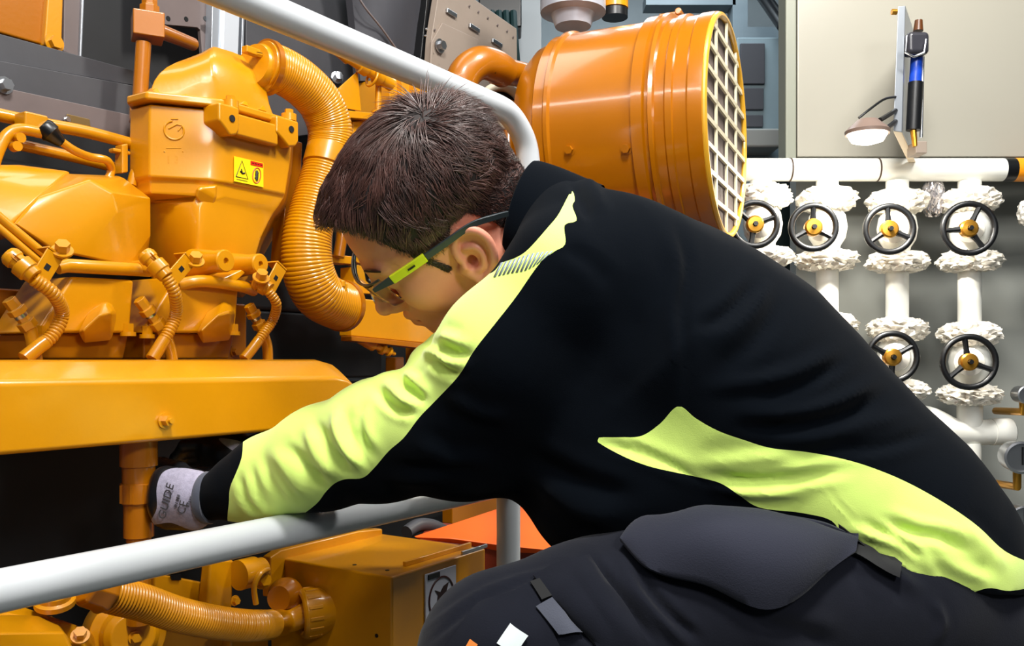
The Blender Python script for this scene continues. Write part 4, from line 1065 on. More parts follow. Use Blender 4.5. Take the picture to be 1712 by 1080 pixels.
def curve2(pts, n=8, closed=True):
    P_ = [Vector((x, y, 0)) for x, y in pts]
    if closed: P_ = [P_[-1]] + P_ + [P_[0], P_[1]]
    s = smooth_path(P_, n)
    if closed: s = s[n:-n - 1] if True else s
    return np.array([(v.x, v.y) for v in s])
def sdpoly(q, poly):
    "signed distance (negative inside) of 2-D points to a polygon"
    d = np.full(len(q), 1e9); ins = np.zeros(len(q), bool); n = len(poly)
    for i in range(n):
        a = poly[i]; b = poly[(i + 1) % n]; ab = b - a; w_ = q - a
        t = np.clip((w_ @ ab) / (ab @ ab + 1e-12), 0, 1)
        d = np.minimum(d, ((w_ - t[:, None] * ab) ** 2).sum(1))
        c = ((a[1] > q[:, 1]) != (b[1] > q[:, 1]))
        with np.errstate(divide='ignore', invalid='ignore'):
            xx = (b[0] - a[0]) * (q[:, 1] - a[1]) / (b[1] - a[1] + 1e-30) + a[0]
        ins ^= c & (q[:, 0] < xx)
    d = np.sqrt(d); return np.where(ins, -d, d)
def dline(q, pl):
    "distance to an open polyline and parameter along it"
    d = np.full(len(q), 1e18); tt = np.zeros(len(q)); pl = np.asarray(pl, float); n = len(pl) - 1
    for i in range(n):
        a = pl[i]; ab = pl[i + 1] - a; w_ = q - a
        t = np.clip((w_ @ ab) / (ab @ ab + 1e-12), 0, 1); dd = ((w_ - t[:, None] * ab) ** 2).sum(1)
        m = dd < d; d[m] = dd[m]; tt[m] = (i + t[m]) / n
    return np.sqrt(d), tt
def split(p, nrm, tr, s):
    "cut the surface along s = 0; returns (inside s<0), (outside)"
    s = s.copy(); s[np.abs(s) < 1e-6] = 1e-6
    P_ = list(map(tuple, p)); N_ = list(map(tuple, nrm)); cut = {}
    sg = s[tr] < 0; cnt = sg.sum(1)
    ins = list(map(tuple, tr[cnt == 3])); out = list(map(tuple, tr[cnt == 0]))
    def mid(i, j):
        k = (i, j) if i < j else (j, i)
        if k not in cut:
            t = s[k[0]] / (s[k[0]] - s[k[1]])
            P_.append(tuple(p[k[0]] * (1 - t) + p[k[1]] * t)); N_.append(tuple(nrm[k[0]] * (1 - t) + nrm[k[1]] * t)); cut[k] = len(P_) - 1
        return cut[k]
    for f in tr[(cnt > 0) & (cnt < 3)]:
        f = list(f); c = [s[i] < 0 for i in f]; lone = c.index(True) if sum(c) == 1 else c.index(False)
        a, b, d = f[lone], f[(lone + 1) % 3], f[(lone + 2) % 3]; m1, m2 = mid(a, b), mid(a, d)
        A, B_ = (ins, out) if s[a] < 0 else (out, ins)
        A.append((a, m1, m2)); B_ += [(m1, b, d), (m1, d, m2)]
    P_ = np.array(P_); N_ = np.array(N_); r = []
    for fs in (ins, out):
        fs = np.array(fs, np.int64).reshape(-1, 3); r.append(compact(P_, fs, N_))
    return r
def npmesh(name, p, tr, m, parent=None, normals=None, top=False):
    me = bpy.data.meshes.new(name); me.vertices.add(len(p)); me.vertices.foreach_set('co', p.astype(np.float32).ravel())
    k = tr.shape[1]
    me.loops.add(len(tr) * k); me.loops.foreach_set('vertex_index', tr.astype(np.int32).ravel())
    me.polygons.add(len(tr)); me.polygons.foreach_set('loop_start', np.arange(0, len(tr) * k, k, dtype=np.int32))
    me.polygons.foreach_set('loop_total', np.full(len(tr), k, np.int32)); me.polygons.foreach_set('use_smooth', np.ones(len(tr), bool))
    me.update(calc_edges=True); me.validate()
    me.materials.append(m)
    if normals is not None:
        nn = normals / (np.linalg.norm(normals, axis=1, keepdims=True) + 1e-12)
        me.normals_split_custom_set_from_vertices([tuple(v) for v in nn])
    o = bpy.data.objects.new(name, me); COL.objects.link(o)
    if parent is not None: adopt(o, parent)
    return o
from mathutils.bvhtree import BVHTree
class Surf:
    "find points on a sculpted surface along a measured sight line"
    def __init__(s, p, tr): s.t = BVHTree.FromPolygons([tuple(v) for v in p], [tuple(map(int, f)) for f in tr])
    def at(s, px, py, off=0.0, dflt=1.0):
        d = Vector(((px - 856) / F, 1, -(py - HOR) / F)).normalized()
        h = s.t.ray_cast(Vector((0, 0, EYE)), d)
        if h[0] is None: return Q(px, py, dflt), -d
        n = h[1] if h[1].dot(d) < 0 else -h[1]
        return h[0] + n * off, n
def gridsheet(name, rows, surf, off, m, parent, dflt=1.0, bulge=0.0, t=.0015, smooth=1):
    "cloth piece lying on a surface; rows = lists of picture points; thin but with thickness"
    top = []; R_n = len(rows); C_n = len(rows[0])
    nr = []
    for i, r in enumerate(rows):
        line = []
        for j, (x, y) in enumerate(r):
            p, n = surf.at(x, y, 0, dflt)
            b = math.sin(math.pi * i / (R_n - 1)) * math.sin(math.pi * j / (C_n - 1)) if bulge else 0
            line.append((p, n, off + bulge * b))
        top.append(line)
    A_ = np.array([[list(p + n * o) for p, n, o in r] for r in top]); N_ = np.array([[list(n) for p, n, o in r] for r in top])
    for _ in range(smooth):
        for Z_ in (A_, N_):
            c = Z_.copy(); c[1:-1, :] += Z_[:-2, :] + Z_[2:, :]; c[:, 1:-1] += Z_[:, :-2] + Z_[:, 2:]
            w_ = np.ones(Z_.shape[:2]); w_[1:-1, :] += 2; w_[:, 1:-1] += 2; Z_[:] = c / w_[:, :, None]
    top = [[(Vector(A_[i, j]), Vector(N_[i, j]).normalized(), 0.0) for j in range(C_n)] for i in range(R_n)]
    g = MB(); vs = []; fs = []
    for r in top: vs += [p + n * o for p, n, o in r]
    for r in top: vs += [p + n * (o - t) for p, n, o in r]
    N = R_n * C_n; I = lambda i, j, k: k * N + i * C_n + j
    for i in range(R_n - 1):
        for j in range(C_n - 1):
            fs.append((I(i, j, 0), I(i, j + 1, 0), I(i + 1, j + 1, 0), I(i + 1, j, 0)))
            fs.append((I(i, j, 1), I(i + 1, j, 1), I(i + 1, j + 1, 1), I(i, j + 1, 1)))
    for i in range(R_n - 1):
        for j in (0, C_n - 1): fs.append((I(i, j, 0), I(i + 1, j, 0), I(i + 1, j, 1), I(i, j, 1)))
    for j in range(C_n - 1):
        for i in (0, R_n - 1): fs.append((I(i, j, 0), I(i, j + 1, 0), I(i, j + 1, 1), I(i, j, 1)))
    g.add(vs, fs); return g.build(name, m, parent, angle=60)
def between(top, bot, n, mcols):
    "rows of picture points between two traced edges"
    a = curve_open(top, mcols); b = curve_open(bot, mcols)
    return [[tuple(a[j] * (1 - i / (n - 1)) + b[j] * (i / (n - 1))) for j in range(mcols)] for i in range(n)]
def curve_open(pts, n):
    s = np.array([(v.x, v.y) for v in smooth_path([Vector((x, y, 0)) for x, y in pts], 10)])
    L = np.concatenate([[0], np.cumsum(np.linalg.norm(np.diff(s, axis=0), axis=1))])
    t = np.linspace(0, L[-1], n); return np.stack([np.interp(t, L, s[:, 0]), np.interp(t, L, s[:, 1])], 1)
# ================================================================== the person
M['jacket'] = mat('black_knit_fabric', (6, 10, 16), 0.95, bump=.3, bscale=900, sheen=.02, spec=.04, bdist=.0006)
M['hivis'] = mat('fluorescent_yellow_knit', (226, 255, 128), 0.8, bump=.25, bscale=900, sheen=.3, spec=.2, bdist=.0006)
M['trouser'] = mat('dark_navy_work_cloth', (22, 24, 33), 0.9, bump=.4, bscale=700, sheen=.08, spec=.1, var=.08, vscale=30, bdist=.0006)
M['patch'] = mat('slate_grey_cloth', (62, 66, 80), 0.8, bump=.4, bscale=700, sheen=.3, bdist=.0006)
M['skin'] = mat('skin', (222, 148, 122), 0.45, bump=.12, bscale=350, sss=.12, spec=.4, var=.05, vscale=18)
M['glove'] = mat('grey_knit_glove', (150, 146, 166), 0.85, bump=.6, bscale=800, sheen=.3, var=.18, vscale=160, bdist=.0008)
M['coat'] = mat('black_coated_palm', (14, 18, 22), 0.38, bump=.3, bscale=300, coat=.2)
me_ = thing('person', 'crouching man in black and yellow work jacket reaching over the rail into the engine', 'person', Vector((.38, 1.02, 0)))

def V(px, py, d): return np.array(Q(px, py, d))
LAT = np.array([.15, .985, .08]); LAT /= np.linalg.norm(LAT)

# ---------------------------------------------------------------- jacket
J = Sdf((-.42, .80, .22), (.72, 1.46, .96), .0045)
tor = [(950, 395, 1.09, 92, .078), (1010, 462, 1.10, 132, .165), (1105, 560, 1.11, 192, .195), (1195, 648, 1.11, 216, .20), (1285, 732, 1.11, 208, .195),
       (1385, 812, 1.10, 190, .185), (1475, 880, 1.09, 178, .18), (1535, 930, 1.08, 160, .172)]
for a, b in zip(tor[:-1], tor[1:]):
    ra, rb = a[3] * a[2] / F, b[3] * b[2] / F
    J.cap_(V(*a[:3]), V(*b[:3]), ra, rb, k=.03, lat=LAT, f=(a[4] + b[4]) / (ra + rb))
J.cap_(V(1030, 780, 1.1), V(1180, 840, 1.1), .108, .105, k=.06, lat=LAT, f=1.4)
J.cap_(V(990, 640, 1.09), V(1040, 790, 1.1), .085, .100, k=.06, lat=LAT, f=1.5)
# left arm
def chain(S, pts, k=.03):
    for a, b in zip(pts[:-1], pts[1:]):
        S.cap_(V(*a[:3]), V(*b[:3]), a[3], b[3], k=k)
J.cap_(V(1040, 470, 1.02), V(952, 474, .99), .083, .068, k=.05)
chain(J, [(952, 474, .99, .068), (850, 590, 1.0, .075), (750, 715, 1.05, .074), (640, 735, 1.09, .071), (540, 765, 1.13, .062), (450, 797, 1.155, .050), (405, 815, 1.165, .043)], .025)
J.cap_(V(405, 815, 1.165), V(352, 832, 1.18), .040, .030, k=.012)
for (x0, y0, x1, y1, r) in ((742, 578, 760, 596, .019), (712, 606, 736, 628, .020), (655, 652, 690, 682, .020), (618, 668, 640, 690, .014)):
    J.cap_(V(x0, y0, 1.06), V(x1, y1, 1.04), r, r * .8, k=.018)
J.cap_(V(870, 650, 1.02), V(1000, 700, 1.05), .07, .08, k=.05)          # loose cloth under the upper arm
J.cap_(V(800, 745, 1.05), V(900, 740, 1.06), .055, .06, k=.04)
# right arm
chain(J, [(1040, 480, 1.26, .075), (900, 590, 1.33, .066), (760, 690, 1.37, .060), (640, 712, 1.37, .052), (540, 738, 1.36, .044), (440, 768, 1.35, .036), (405, 776, 1.35, .033)], .02)
# hem: everything below the traced hem line is open
X, Y, Z = J.grid()
px_g = (856 + F * X / Y); py_g = HOR - F * (Z - EYE) / Y
hem = np.array([(600, 1200), (860, 1000), (905, 930), (945, 921), (1040, 912), (1150, 880), (1300, 880), (1412, 896), (1472, 932), (1527, 964), (1568, 984), (1650, 995), (1700, 996), (1800, 996), (1800, 1400), (600, 1400)], float)
hx = np.interp(px_g, hem[:14, 0], hem[:14, 1])
cut = (hx - py_g) * (Y / F) * .85
J.a = np.maximum(J.a, -cut.astype(np.float32))
jp, jt = keep_big(*J.mesh())
jp = relax(jp, jt, 4)
jn = vnormals(jp, jt)
near = np.clip((-(jn[:, 1]) + .15) * 4, 0, 1)          # only cloth turned to this side takes these folds
def folds(p, n, wgt, lst):
    q2 = vis(p); disp = np.zeros(len(p))
    for pl, wd, h in lst:
        c = curve_open(pl, 14) if len(pl) > 2 else np.array(pl, float)
        lo = c.min(0) - wd * 4; hi = c.max(0) + wd * 4
        m = (q2[:, 0] > lo[0]) & (q2[:, 0] < hi[0]) & (q2[:, 1] > lo[1]) & (q2[:, 1] < hi[1])
        if not m.any(): continue
        d, t = dline(q2[m], c)
        fall = np.minimum(1, np.minimum(t, 1 - t) * 4 + .12)
        g = np.exp(-(d / wd) ** 2) - .35 * np.exp(-((d - wd * 1.9) / wd) ** 2)
        disp[m] += h * .001 * g * fall
    return p + n * (disp * wgt)[:, None]
arm_f = [  # (picture line, width px, height mm; negative = crease)
    ([(728, 578), (760, 590), (790, 592)], 9, -6), ([(735, 560), (770, 570)], 9, 4), ([(722, 600), (745, 618), (772, 626)], 8, -5), ([(705, 592), (728, 590), (760, 612)], 8, 4),
    ([(668, 632), (690, 655), (710, 672)], 8, -7), ([(636, 640), (655, 650), (690, 685)], 10, 5), ([(630, 650), (660, 680), (697, 690)], 8, -6), ([(675, 625), (700, 640)], 8, 4),
    ([(610, 668), (600, 700), (612, 745)], 7, -4), ([(588, 675), (590, 720), (625, 765)], 9, -6), ([(560, 685), (568, 730), (606, 785)], 9, 6), ([(575, 680), (580, 725), (615, 780)], 6, -4),
    ([(528, 700), (545, 745), (585, 790)], 8, -5), ([(512, 712), (530, 760), (565, 800)], 10, 5), ([(480, 740), (505, 775), (548, 815)], 9, -6), ([(455, 748), (480, 790), (520, 835)], 9, 4),
    ([(440, 760), (450, 800), (480, 845)], 6, -2.5), ([(420, 778), (430, 815), (450, 855)], 6, -2.5), ([(402, 795), (410, 835), (435, 862)], 6, -4),
    ([(745, 660), (800, 690), (860, 700)], 12, 3), ([(690, 740), (760, 770), (830, 770)], 14, 4), ([(640, 800), (700, 800), (780, 785)], 12, 4), ([(660, 780), (740, 790), (800, 775)], 10, -4)]
tor_f = [
    ([(1128, 370), (1150, 440), (1140, 520), (1145, 600), (1138, 670)], 9, -3.5), ([(1115, 380), (1130, 450), (1122, 520), (1128, 600)], 14, 2.5),
    ([(1290, 470), (1240, 540), (1180, 580)], 16, 4), ([(1270, 470), (1220, 520), (1165, 550)], 12, -4), ([(1300, 520), (1250, 585), (1190, 620)], 14, -3),
    ([(1400, 580), (1330, 620), (1250, 640), (1180, 650)], 12, 4), ([(1420, 600), (1340, 645), (1260, 665)], 10, -4),
    ([(1470, 630), (1400, 670), (1320, 690), (1230, 690)], 12, 5), ([(1490, 655), (1420, 690), (1330, 712), (1240, 715)], 10, -5), ([(1530, 690), (1440, 715), (1360, 735), (1290, 738)], 12, 4),
    ([(1560, 720), (1480, 745), (1400, 752)], 10, -4), ([(990, 470), (1000, 560), (960, 640)], 30, 2), ([(1060, 500), (1070, 600), (1030, 680)], 26, -2.5),
    ([(975, 285), (1000, 330), (1010, 360)], 10, 4), ([(955, 300), (975, 345), (985, 370)], 8, -4), ([(940, 412), (990, 440), (1020, 480)], 14, -2.5),
    ([(1180, 800), (1260, 805), (1340, 798), (1420, 785)], 9, -5), ([(1160, 775), (1240, 770), (1330, 760)], 12, 3), ([(1190, 815), (1270, 825), (1350, 822)], 10, 4),
    ([(1480, 870), (1530, 890), (1580, 900), (1620, 925)], 9, -7), ([(1420, 885), (1500, 905), (1545, 935), (1560, 960)], 9, 5), ([(1450, 880), (1510, 908), (1548, 940)], 7, -7), ([(1600, 870), (1640, 910), (1680, 955)], 14, 4),
    ([(1560, 920), (1600, 950), (1660, 975)], 10, 4), ([(1000, 740), (1080, 760), (1170, 800)], 9, -3), ([(1040, 730), (1120, 775), (1190, 815)], 3, -1.6), ([(1380, 810), (1410, 850), (1440, 885)], 3, -1.2),
    ([(900, 800), (960, 850), (1040, 870)], 18, 5), ([(880, 760), (960, 800), (1060, 830)], 16, -5)]
jp = folds(jp, jn, near, arm_f + tor_f)
jn = vnormals(jp, jt)
JS = Surf(jp, jt)
q2 = vis(jp)
armp = curve2([(955, 320), (961, 334), (957, 345), (964, 369), (944, 376), (945, 408), (926, 421), (901, 442), (863, 496), (827, 542), (792, 587), (767, 628), (726, 672), (701, 698), (675, 732), (650, 754), (625, 783), (606, 799), (578, 801), (560, 808), (545, 822), (520, 850), (440, 900),
                 (385, 885), (383, 836), (385, 814), (394, 792), (404, 765), (420, 700), (520, 600), (640, 540), (720, 440), (785, 462), (822, 456), (838, 440), (862, 431), (884, 416), (917, 379), (934, 358)], 5)
torp = curve2([(995, 734), (1036, 731), (1072, 729), (1104, 708), (1134, 679), (1164, 700), (1202, 721), (1245, 736), (1288, 749), (1343, 755), (1395, 764), (1450, 779), (1514, 805), (1579, 841), (1634, 879), (1681, 922), (1740, 950), (1740, 975), (1690, 988), (1647, 984),
                (1579, 1010), (1527, 1000), (1472, 960), (1412, 920), (1395, 874), (1343, 858), (1271, 849), (1236, 828), (1207, 809), (1177, 800), (1130, 790), (1083, 779), (1036, 760)], 5)
s1 = sdpoly(q2, armp); s2 = sdpoly(q2, torp)
s = np.minimum(np.where(jp[:, 1] < 1.25, s1, 60), np.where(jp[:, 1] < 1.12, s2, 60))
(hp_, ht_, hn_), (bp_, bt_, bn_) = split(jp, jn, jt, s)
jacket = npmesh('jacket', bp_, bt_, M['jacket'], me_, bn_)
# the two panels are separate sewn pieces
armm = vis(hp_)[:, 0] < 972
fa_ = armm[ht_].all(1)
for nm, sel in (('sleeve_panel', fa_), ('side_panel', ~fa_)):
    pp2, tt2, nn2 = compact(hp_, ht_[sel], hn_)
    o = npmesh(nm, pp2, tt2, M['hivis'], None, nn2); sub(o, jacket); o['label'] = 'fluorescent yellow panel'
# collar
def cring(cx, cy, d, ra, tilt, dep, k=26):
    c = V(cx, cy, d); u = np.array([math.sin(tilt), 0, -math.cos(tilt)]); w_ = np.array([.25, .95, .15]); w_ /= np.linalg.norm(w_)
    return [Vector(c + u * math.cos(a) * ra * d / F + w_ * math.sin(a) * dep) for a in [2 * math.pi * i / k for i in range(k)]]
cr = [cring(960, 418, 1.09, 120, -.42, .085), cring(932, 398, 1.088, 112, -.36, .078), cring(905, 376, 1.085, 103, -.31, .071), cring(880, 358, 1.083, 93, -.28, .066), cring(871, 352, 1.082, 89, -.27, .064),
      cring(870, 352, 1.082, 83, -.27, .059), cring(890, 366, 1.085, 80, -.3, .058), cring(930, 395, 1.09, 84, -.36, .06)]
o = MB().loft(cr, False).build('collar', M['jacket'], None, angle=80, subd=1); sub(o, jacket)
# reflective heat-transfer tape on the shoulder
refl = mat('reflective_tape', (150, 166, 178), .35, metal=.3)
nst = 12
ta_, tb_ = curve_open([(838, 440), (862, 433), (890, 424), (925, 420)], nst * 2), curve_open([(826, 464), (850, 458), (880, 452), (906, 437)], nst * 2)
g = MB()
for k in range(nst):
    pts = []
    for (a, b) in ((ta_[2 * k], tb_[2 * k]), (ta_[2 * k + 1], tb_[2 * k + 1])):
        for f in (0, .5, 1): pts.append(JS.at(*(a * (1 - f) + b * f), .0006, 1.0)[0])
    g.add(pts, [(0, 1, 4, 3), (1, 2, 5, 4)])
o = g.build('reflective_tape', refl, None); sub(o, jacket)
md = o.modifiers.new('thick', 'SOLIDIFY'); md.thickness = .0005; md.offset = 1

# ---------------------------------------------------------------- trousers
T_ = Sdf((-.20, .74, 0.04), (.72, 1.42, .54), .005)
T_.cap_(V(1500, 960, 1.08), V(1545, 1000, 1.08), .125, .122, k=.02, lat=LAT, f=1.3)
chain(T_, [(1450, 1010, .99, .105), (1200, 1010, .955, .100), (1000, 1062, .94, .092), (848, 1104, .925, .090)], .04)
T_.cap_(V(1300, 930, .99), V(1100, 960, .97), .06, .05, k=.05)
kn = V(848, 1104, .925); T_.cap_(kn, kn + np.array([.03, .01, -.05]), .088, .080, k=.02)
an = np.array([.20, .95, .10]); T_.cap_(kn + np.array([.03, .01, -.05]), an, .075, .05, k=.02)
chain(T_, [(1450, 1000, 1.20, .105), (1200, 1010, 1.24, .09), (1000, 1040, 1.27, .08)], .04)
kr = V(1000, 1040, 1.27); ar = np.array([.28, 1.28, .10]); T_.cap_(kr, ar, .075, .05, k=.02)
tp_, tt_ = keep_big(*T_.mesh()); tp_ = relax(tp_, tt_, 4); tn_ = vnormals(tp_, tt_)
tr_f = [([(700, 1060), (800, 990), (890, 960), (960, 945)], 5, 1.6), ([(715, 1075), (800, 1008), (850, 985), (895, 960)], 5, -2.5), ([(985, 930), (1030, 990), (1060, 1030), (1100, 1080)], 8, -6), ([(960, 940), (1010, 1000), (1050, 1060)], 12, 4),
        ([(1040, 930), (1060, 985), (1110, 1040), (1150, 1080)], 10, 5), ([(1070, 960), (1110, 1020), (1170, 1070)], 9, -5), ([(1000, 1080), (960, 1040), (930, 1010)], 8, -4), ([(1560, 1000), (1575, 1040), (1560, 1080)], 8, 3),
        ([(1250, 1030), (1340, 1060), (1400, 1080)], 16, -5), ([(1420, 930), (1480, 950), (1540, 990)], 12, 5), ([(780, 1078), (815, 1035), (850, 1005)], 3, -1.5), ([(870, 1075), (905, 1040)], 14, 3)]
tp_ = folds(tp_, tn_, np.clip((-(tn_[:, 1]) + .4) * 4, 0, 1), tr_f); tn_ = vnormals(tp_, tt_)
TS = Surf(tp_, tt_)
trou = npmesh('trousers', tp_, tt_, M['trouser'], me_)
allp = np.concatenate([tp_, jp]); allt = np.concatenate([tt_, jt + len(tp_)]); AS = Surf(allp, allt)
fl_ = gridsheet('pocket_flap', between([(1038, 918), (1060, 888), (1110, 868), (1170, 852), (1250, 849), (1330, 857), (1400, 872), (1425, 905)],
      [(1038, 918), (1062, 948), (1110, 972), (1180, 980), (1232, 1008), (1274, 1018), (1321, 1006), (1369, 962), (1425, 932)], 16, 40), AS, .014, mat('flap_cloth', (40, 42, 54), .85, bump=.4, bscale=700, sheen=.1, spec=.15), None, .95, .022, .004, smooth=6)
sub(fl_, trou)
o = gridsheet('pocket_opening', between([(1400, 872), (1440, 900), (1475, 930), (1500, 950)], [(1405, 925), (1440, 935), (1470, 950), (1500, 965)], 4, 10), AS, .008, mat('black_lining', (8, 9, 12), .8), None, .95, .0, .003); sub(o, trou)
o = gridsheet('cargo_pocket', between([(893, 966), (930, 948), (985, 932)], [(1000, 1086), (1050, 1092), (1090, 1092)], 12, 12), TS, .005, M['trouser'], None, .92, .006, .004); sub(o, trou)
o = gridsheet('knee_pocket', between([(800, 1010), (850, 996), (890, 976)], [(735, 1100), (830, 1105), (940, 1090)], 10, 10), TS, .004, M['trouser'], None, .92, .004, .003); sub(o, trou)
o = gridsheet('tool_strap', between([(897, 1020), (925, 1004)], [(935, 1062), (975, 1056)], 6, 5), TS, .008, M['patch'], None, .92, .0, .002); sub(o, trou)
o = gridsheet('strap_recess', between([(888, 980), (905, 975)], [(908, 1008), (925, 1000)], 4, 3), TS, .0075, mat('black_lining2', (8, 9, 12), .8), None, .92, .0, .002); sub(o, trou)
o = gridsheet('size_label', between([(852, 1048), (880, 1066)], [(832, 1078), (862, 1096)], 4, 4), TS, .009, mat('white_label', (206, 216, 216), .6), None, .92, .0, .001); sub(o, trou); o['label'] = 'small white label'
o = gridsheet('orange_label', between([(791, 1072), (803, 1080)], [(780, 1092), (792, 1100)], 3, 3), TS, .009, mat('orange_label', (226, 130, 50), .6), None, .92, .0, .001); sub(o, trou); o['label'] = 'small orange label'

# boots, mostly out of the picture
for (a_, dr_) in ((an, (-.16, .02, -.03)), (ar, (-.16, .02, -.03))):
    B_ = Sdf(np.array(a_) - (.27, .1, .12), np.array(a_) + (.13, .1, .1), .006)
    B_.cap_(a_, np.array(a_) + (0, 0, .04), .05, .052, k=.01); B_.cap_(np.array(a_) + (.03, 0, -.045), np.array(a_) + (-.17, .02, -.055), .042, .04, k=.03)
    X, Y, Z = B_.grid(); B_.a = np.maximum(B_.a, (.004 - Z).astype(np.float32) + 0 * B_.a)
    p_, t_ = keep_big(*B_.mesh()); npmesh('boot', p_, t_, M['black'], me_)

# ---------------------------------------------------------------- head
HD = 1.075; HS = 1.06
HR = np.array([[-.2954, .8464, .4431], [-.7516, .0804, -.6548], [-.5898, -.5264, .6123]]).T   # columns right, front, up
HC = V(730, 363, HD)
def H(x, y, z): return HC + HR @ (np.array([x, y, z]) * HS)
def hax(): return [HR[:, 0], HR[:, 1], HR[:, 2]]
S = Sdf((-.28, .86, .60), (.16, 1.24, 1.06), .0018)
def E_(c, r, k=.02, mode='add', axes=None): S.ell(H(*c), np.array(r) * HS, axes or hax(), k, mode)
def C_(a, b, ra, rb=None, k=.01, mode='add'): S.cap_(H(*a), H(*b), ra * HS, (rb if rb is not None else ra) * HS, k=k, mode=mode)
E_((0, -.014, .026), (.076, .097, .086)); E_((0, .028, .030), (.066, .064, .066), .03); E_((0, .030, -.030), (.060, .058, .078), .03)
for sx in (-1, 1):
    C_((sx * .056, -.008, -.055), (sx * .048, .010, -.082), .016, .016, .03)
    C_((sx * .048, .010, -.082), (sx * .014, .070, -.103), .015, .014, .03)
    E_((sx * .040, .056, -.036), (.024, .030, .030), .02)
    C_((sx * .012, .089, .012), (sx * .040, .078, .014), .0095, .008, .015)
    E_((sx * .033, .092, -.009), (.014, .008, .008), .014, 'sub')
    E_((sx * .032, .074, -.010), (.0155, .0150, .0130), .002)
    C_((sx * .019, .0865, -.006), (sx * .045, .079, -.006), .0022, .002, .003)         # upper lid
    E_((sx * .0125, .100, -.043), (.009, .012, .0085), .006)
    E_((sx * .007, .104, -.0515), (.0038, .006, .003), .002, 'sub')
C_((0, .090, .004), (0, .114, -.038), .0075, .0095, .014); E_((0, .116, -.040), (.010, .009, .009), .006)
E_((0, .076, -.100), (.020, .018, .018), .02); E_((0, .080, -.070), (.028, .020, .020), .02)
C_((-.018, .090, -.069), (0, .1005, -.067), .0048, .0055, .006); C_((.018, .090, -.069), (0, .1005, -.067), .0048, .0055, .006)
C_((-.016, .089, -.0785), (0, .0975, -.080), .005, .0062, .006); C_((.016, .089, -.0785), (0, .0975, -.080), .005, .0062, .006)
C_((-.022, .095, -.0738), (.022, .095, -.0738), .0016, .0016, .002, 'sub')
nb = V(945, 408, 1.095)
S.cap_(H(0, -.028, -.045), nb, .056, .060, k=.03); S.cap_(H(0, .0, -.06), V(900, 450, 1.09), .045, .045, k=.03)
# near ear (the far one mirrored)
def ear(sx):
    base = np.array([sx * .0735, -.001, -.029]); ey = np.array([0, -.36, .93]); ey /= np.linalg.norm(ey)
    ex = np.array([sx * .42, -.84, -.32]); ex -= ey * (ex @ ey); ex /= np.linalg.norm(ex); ez = np.cross(ex, ey) * 1.0
    out = np.array([sx, 0, 0.]); 
    if ez @ out < 0: ez = -ez
    def p(u, v, w_=0): return tuple(base + ex * u + ey * v + ez * w_)
    A = [HR @ ex, HR @ ey, HR @ ez]
    S.ell(H(*p(.009, .002, .001)), np.array((.0185, .0285, .0040)) * HS, A, .006)
    S.ell(H(*p(.0035, -.003, .0075)), np.array((.0105, .0125, .0065)) * HS, A, .004, 'sub')
    S.ell(H(*p(.0085, .0185, .0068)), np.array((.0125, .0075, .0042)) * HS, A, .005, 'sub')
    S.ell(H(*p(.0195, .004, .0068)), np.array((.0042, .016, .0040)) * HS, A, .004, 'sub')
    rim = [(-.0105, .002), (-.0115, .012), (-.009, .0225), (-.001, .0305), (.010, .0325), (.020, .028), (.0268, .018), (.0285, .006), (.0268, -.006), (.0215, -.017), (.015, -.025)]
    rim = [(v.x, v.y) for v in smooth_path([Vector((x, y, 0)) for x, y in rim], 3)]
    for i, (a, b) in enumerate(zip(rim[:-1], rim[1:])): C_(p(*a, .0052), p(*b, .0052), .0041, .0041, .0025)
    C_(p(.015, -.025, .005), p(.0065, -.032, .003), .0052, .0068, .004)
    anti = [(v.x, v.y) for v in smooth_path([Vector((x, y, 0)) for x, y in [(-.002, .012), (.008, .0125), (.0145, .006), (.0158, -.004), (.0125, -.013), (.006, -.017)]], 3)]
    for a, b in zip(anti[:-1], anti[1:]): C_(p(*a, .0035), p(*b, .0035), .0028, .0030, .003)
    C_(p(-.0085, -.001, .003), p(-.0065, -.009, .005), .0042, .0046, .004)
    C_(p(-.011, -.014, .0), p(.004, -.028, .001), .0065, .0068, .006)
    S.ell(H(*p(.0015, -.006, .003)), np.array((.0060, .0072, .018)) * HS, A, .002, 'sub')
ear(-1); ear(1)
hp0, ht0 = keep_big(*S.mesh()); hp0 = relax(hp0, ht0, 2, .45)
head = npmesh('body', hp0, ht0, M['skin'], me_)
HSF = Surf(hp0, ht0)
head['label'] = 'head and neck, profile turned down to the left'

# eyebrows and lip tint as thin pieces
brow_m = mat('eyebrow_hair', (54, 34, 26), .7)
g = MB()
for sx in (-1, 1):
    for k in range(26):
        t_ = k / 25; a = np.array([sx * (.014 + .034 * t_), .0985 - .016 * t_ * t_, .015 + .004 * math.sin(t_ * 3)]); b = a + np.array([sx * .006, -.001, .003])
        g.tube([Vector(H(*a)), Vector(H(*(a + np.array([0, .001, .0]) + (b - a) * .5))), Vector(H(*b))], [.0011, .0011, .0003], 5)
g.build('eyebrow', brow_m, me_)['kind'] = 'stuff'

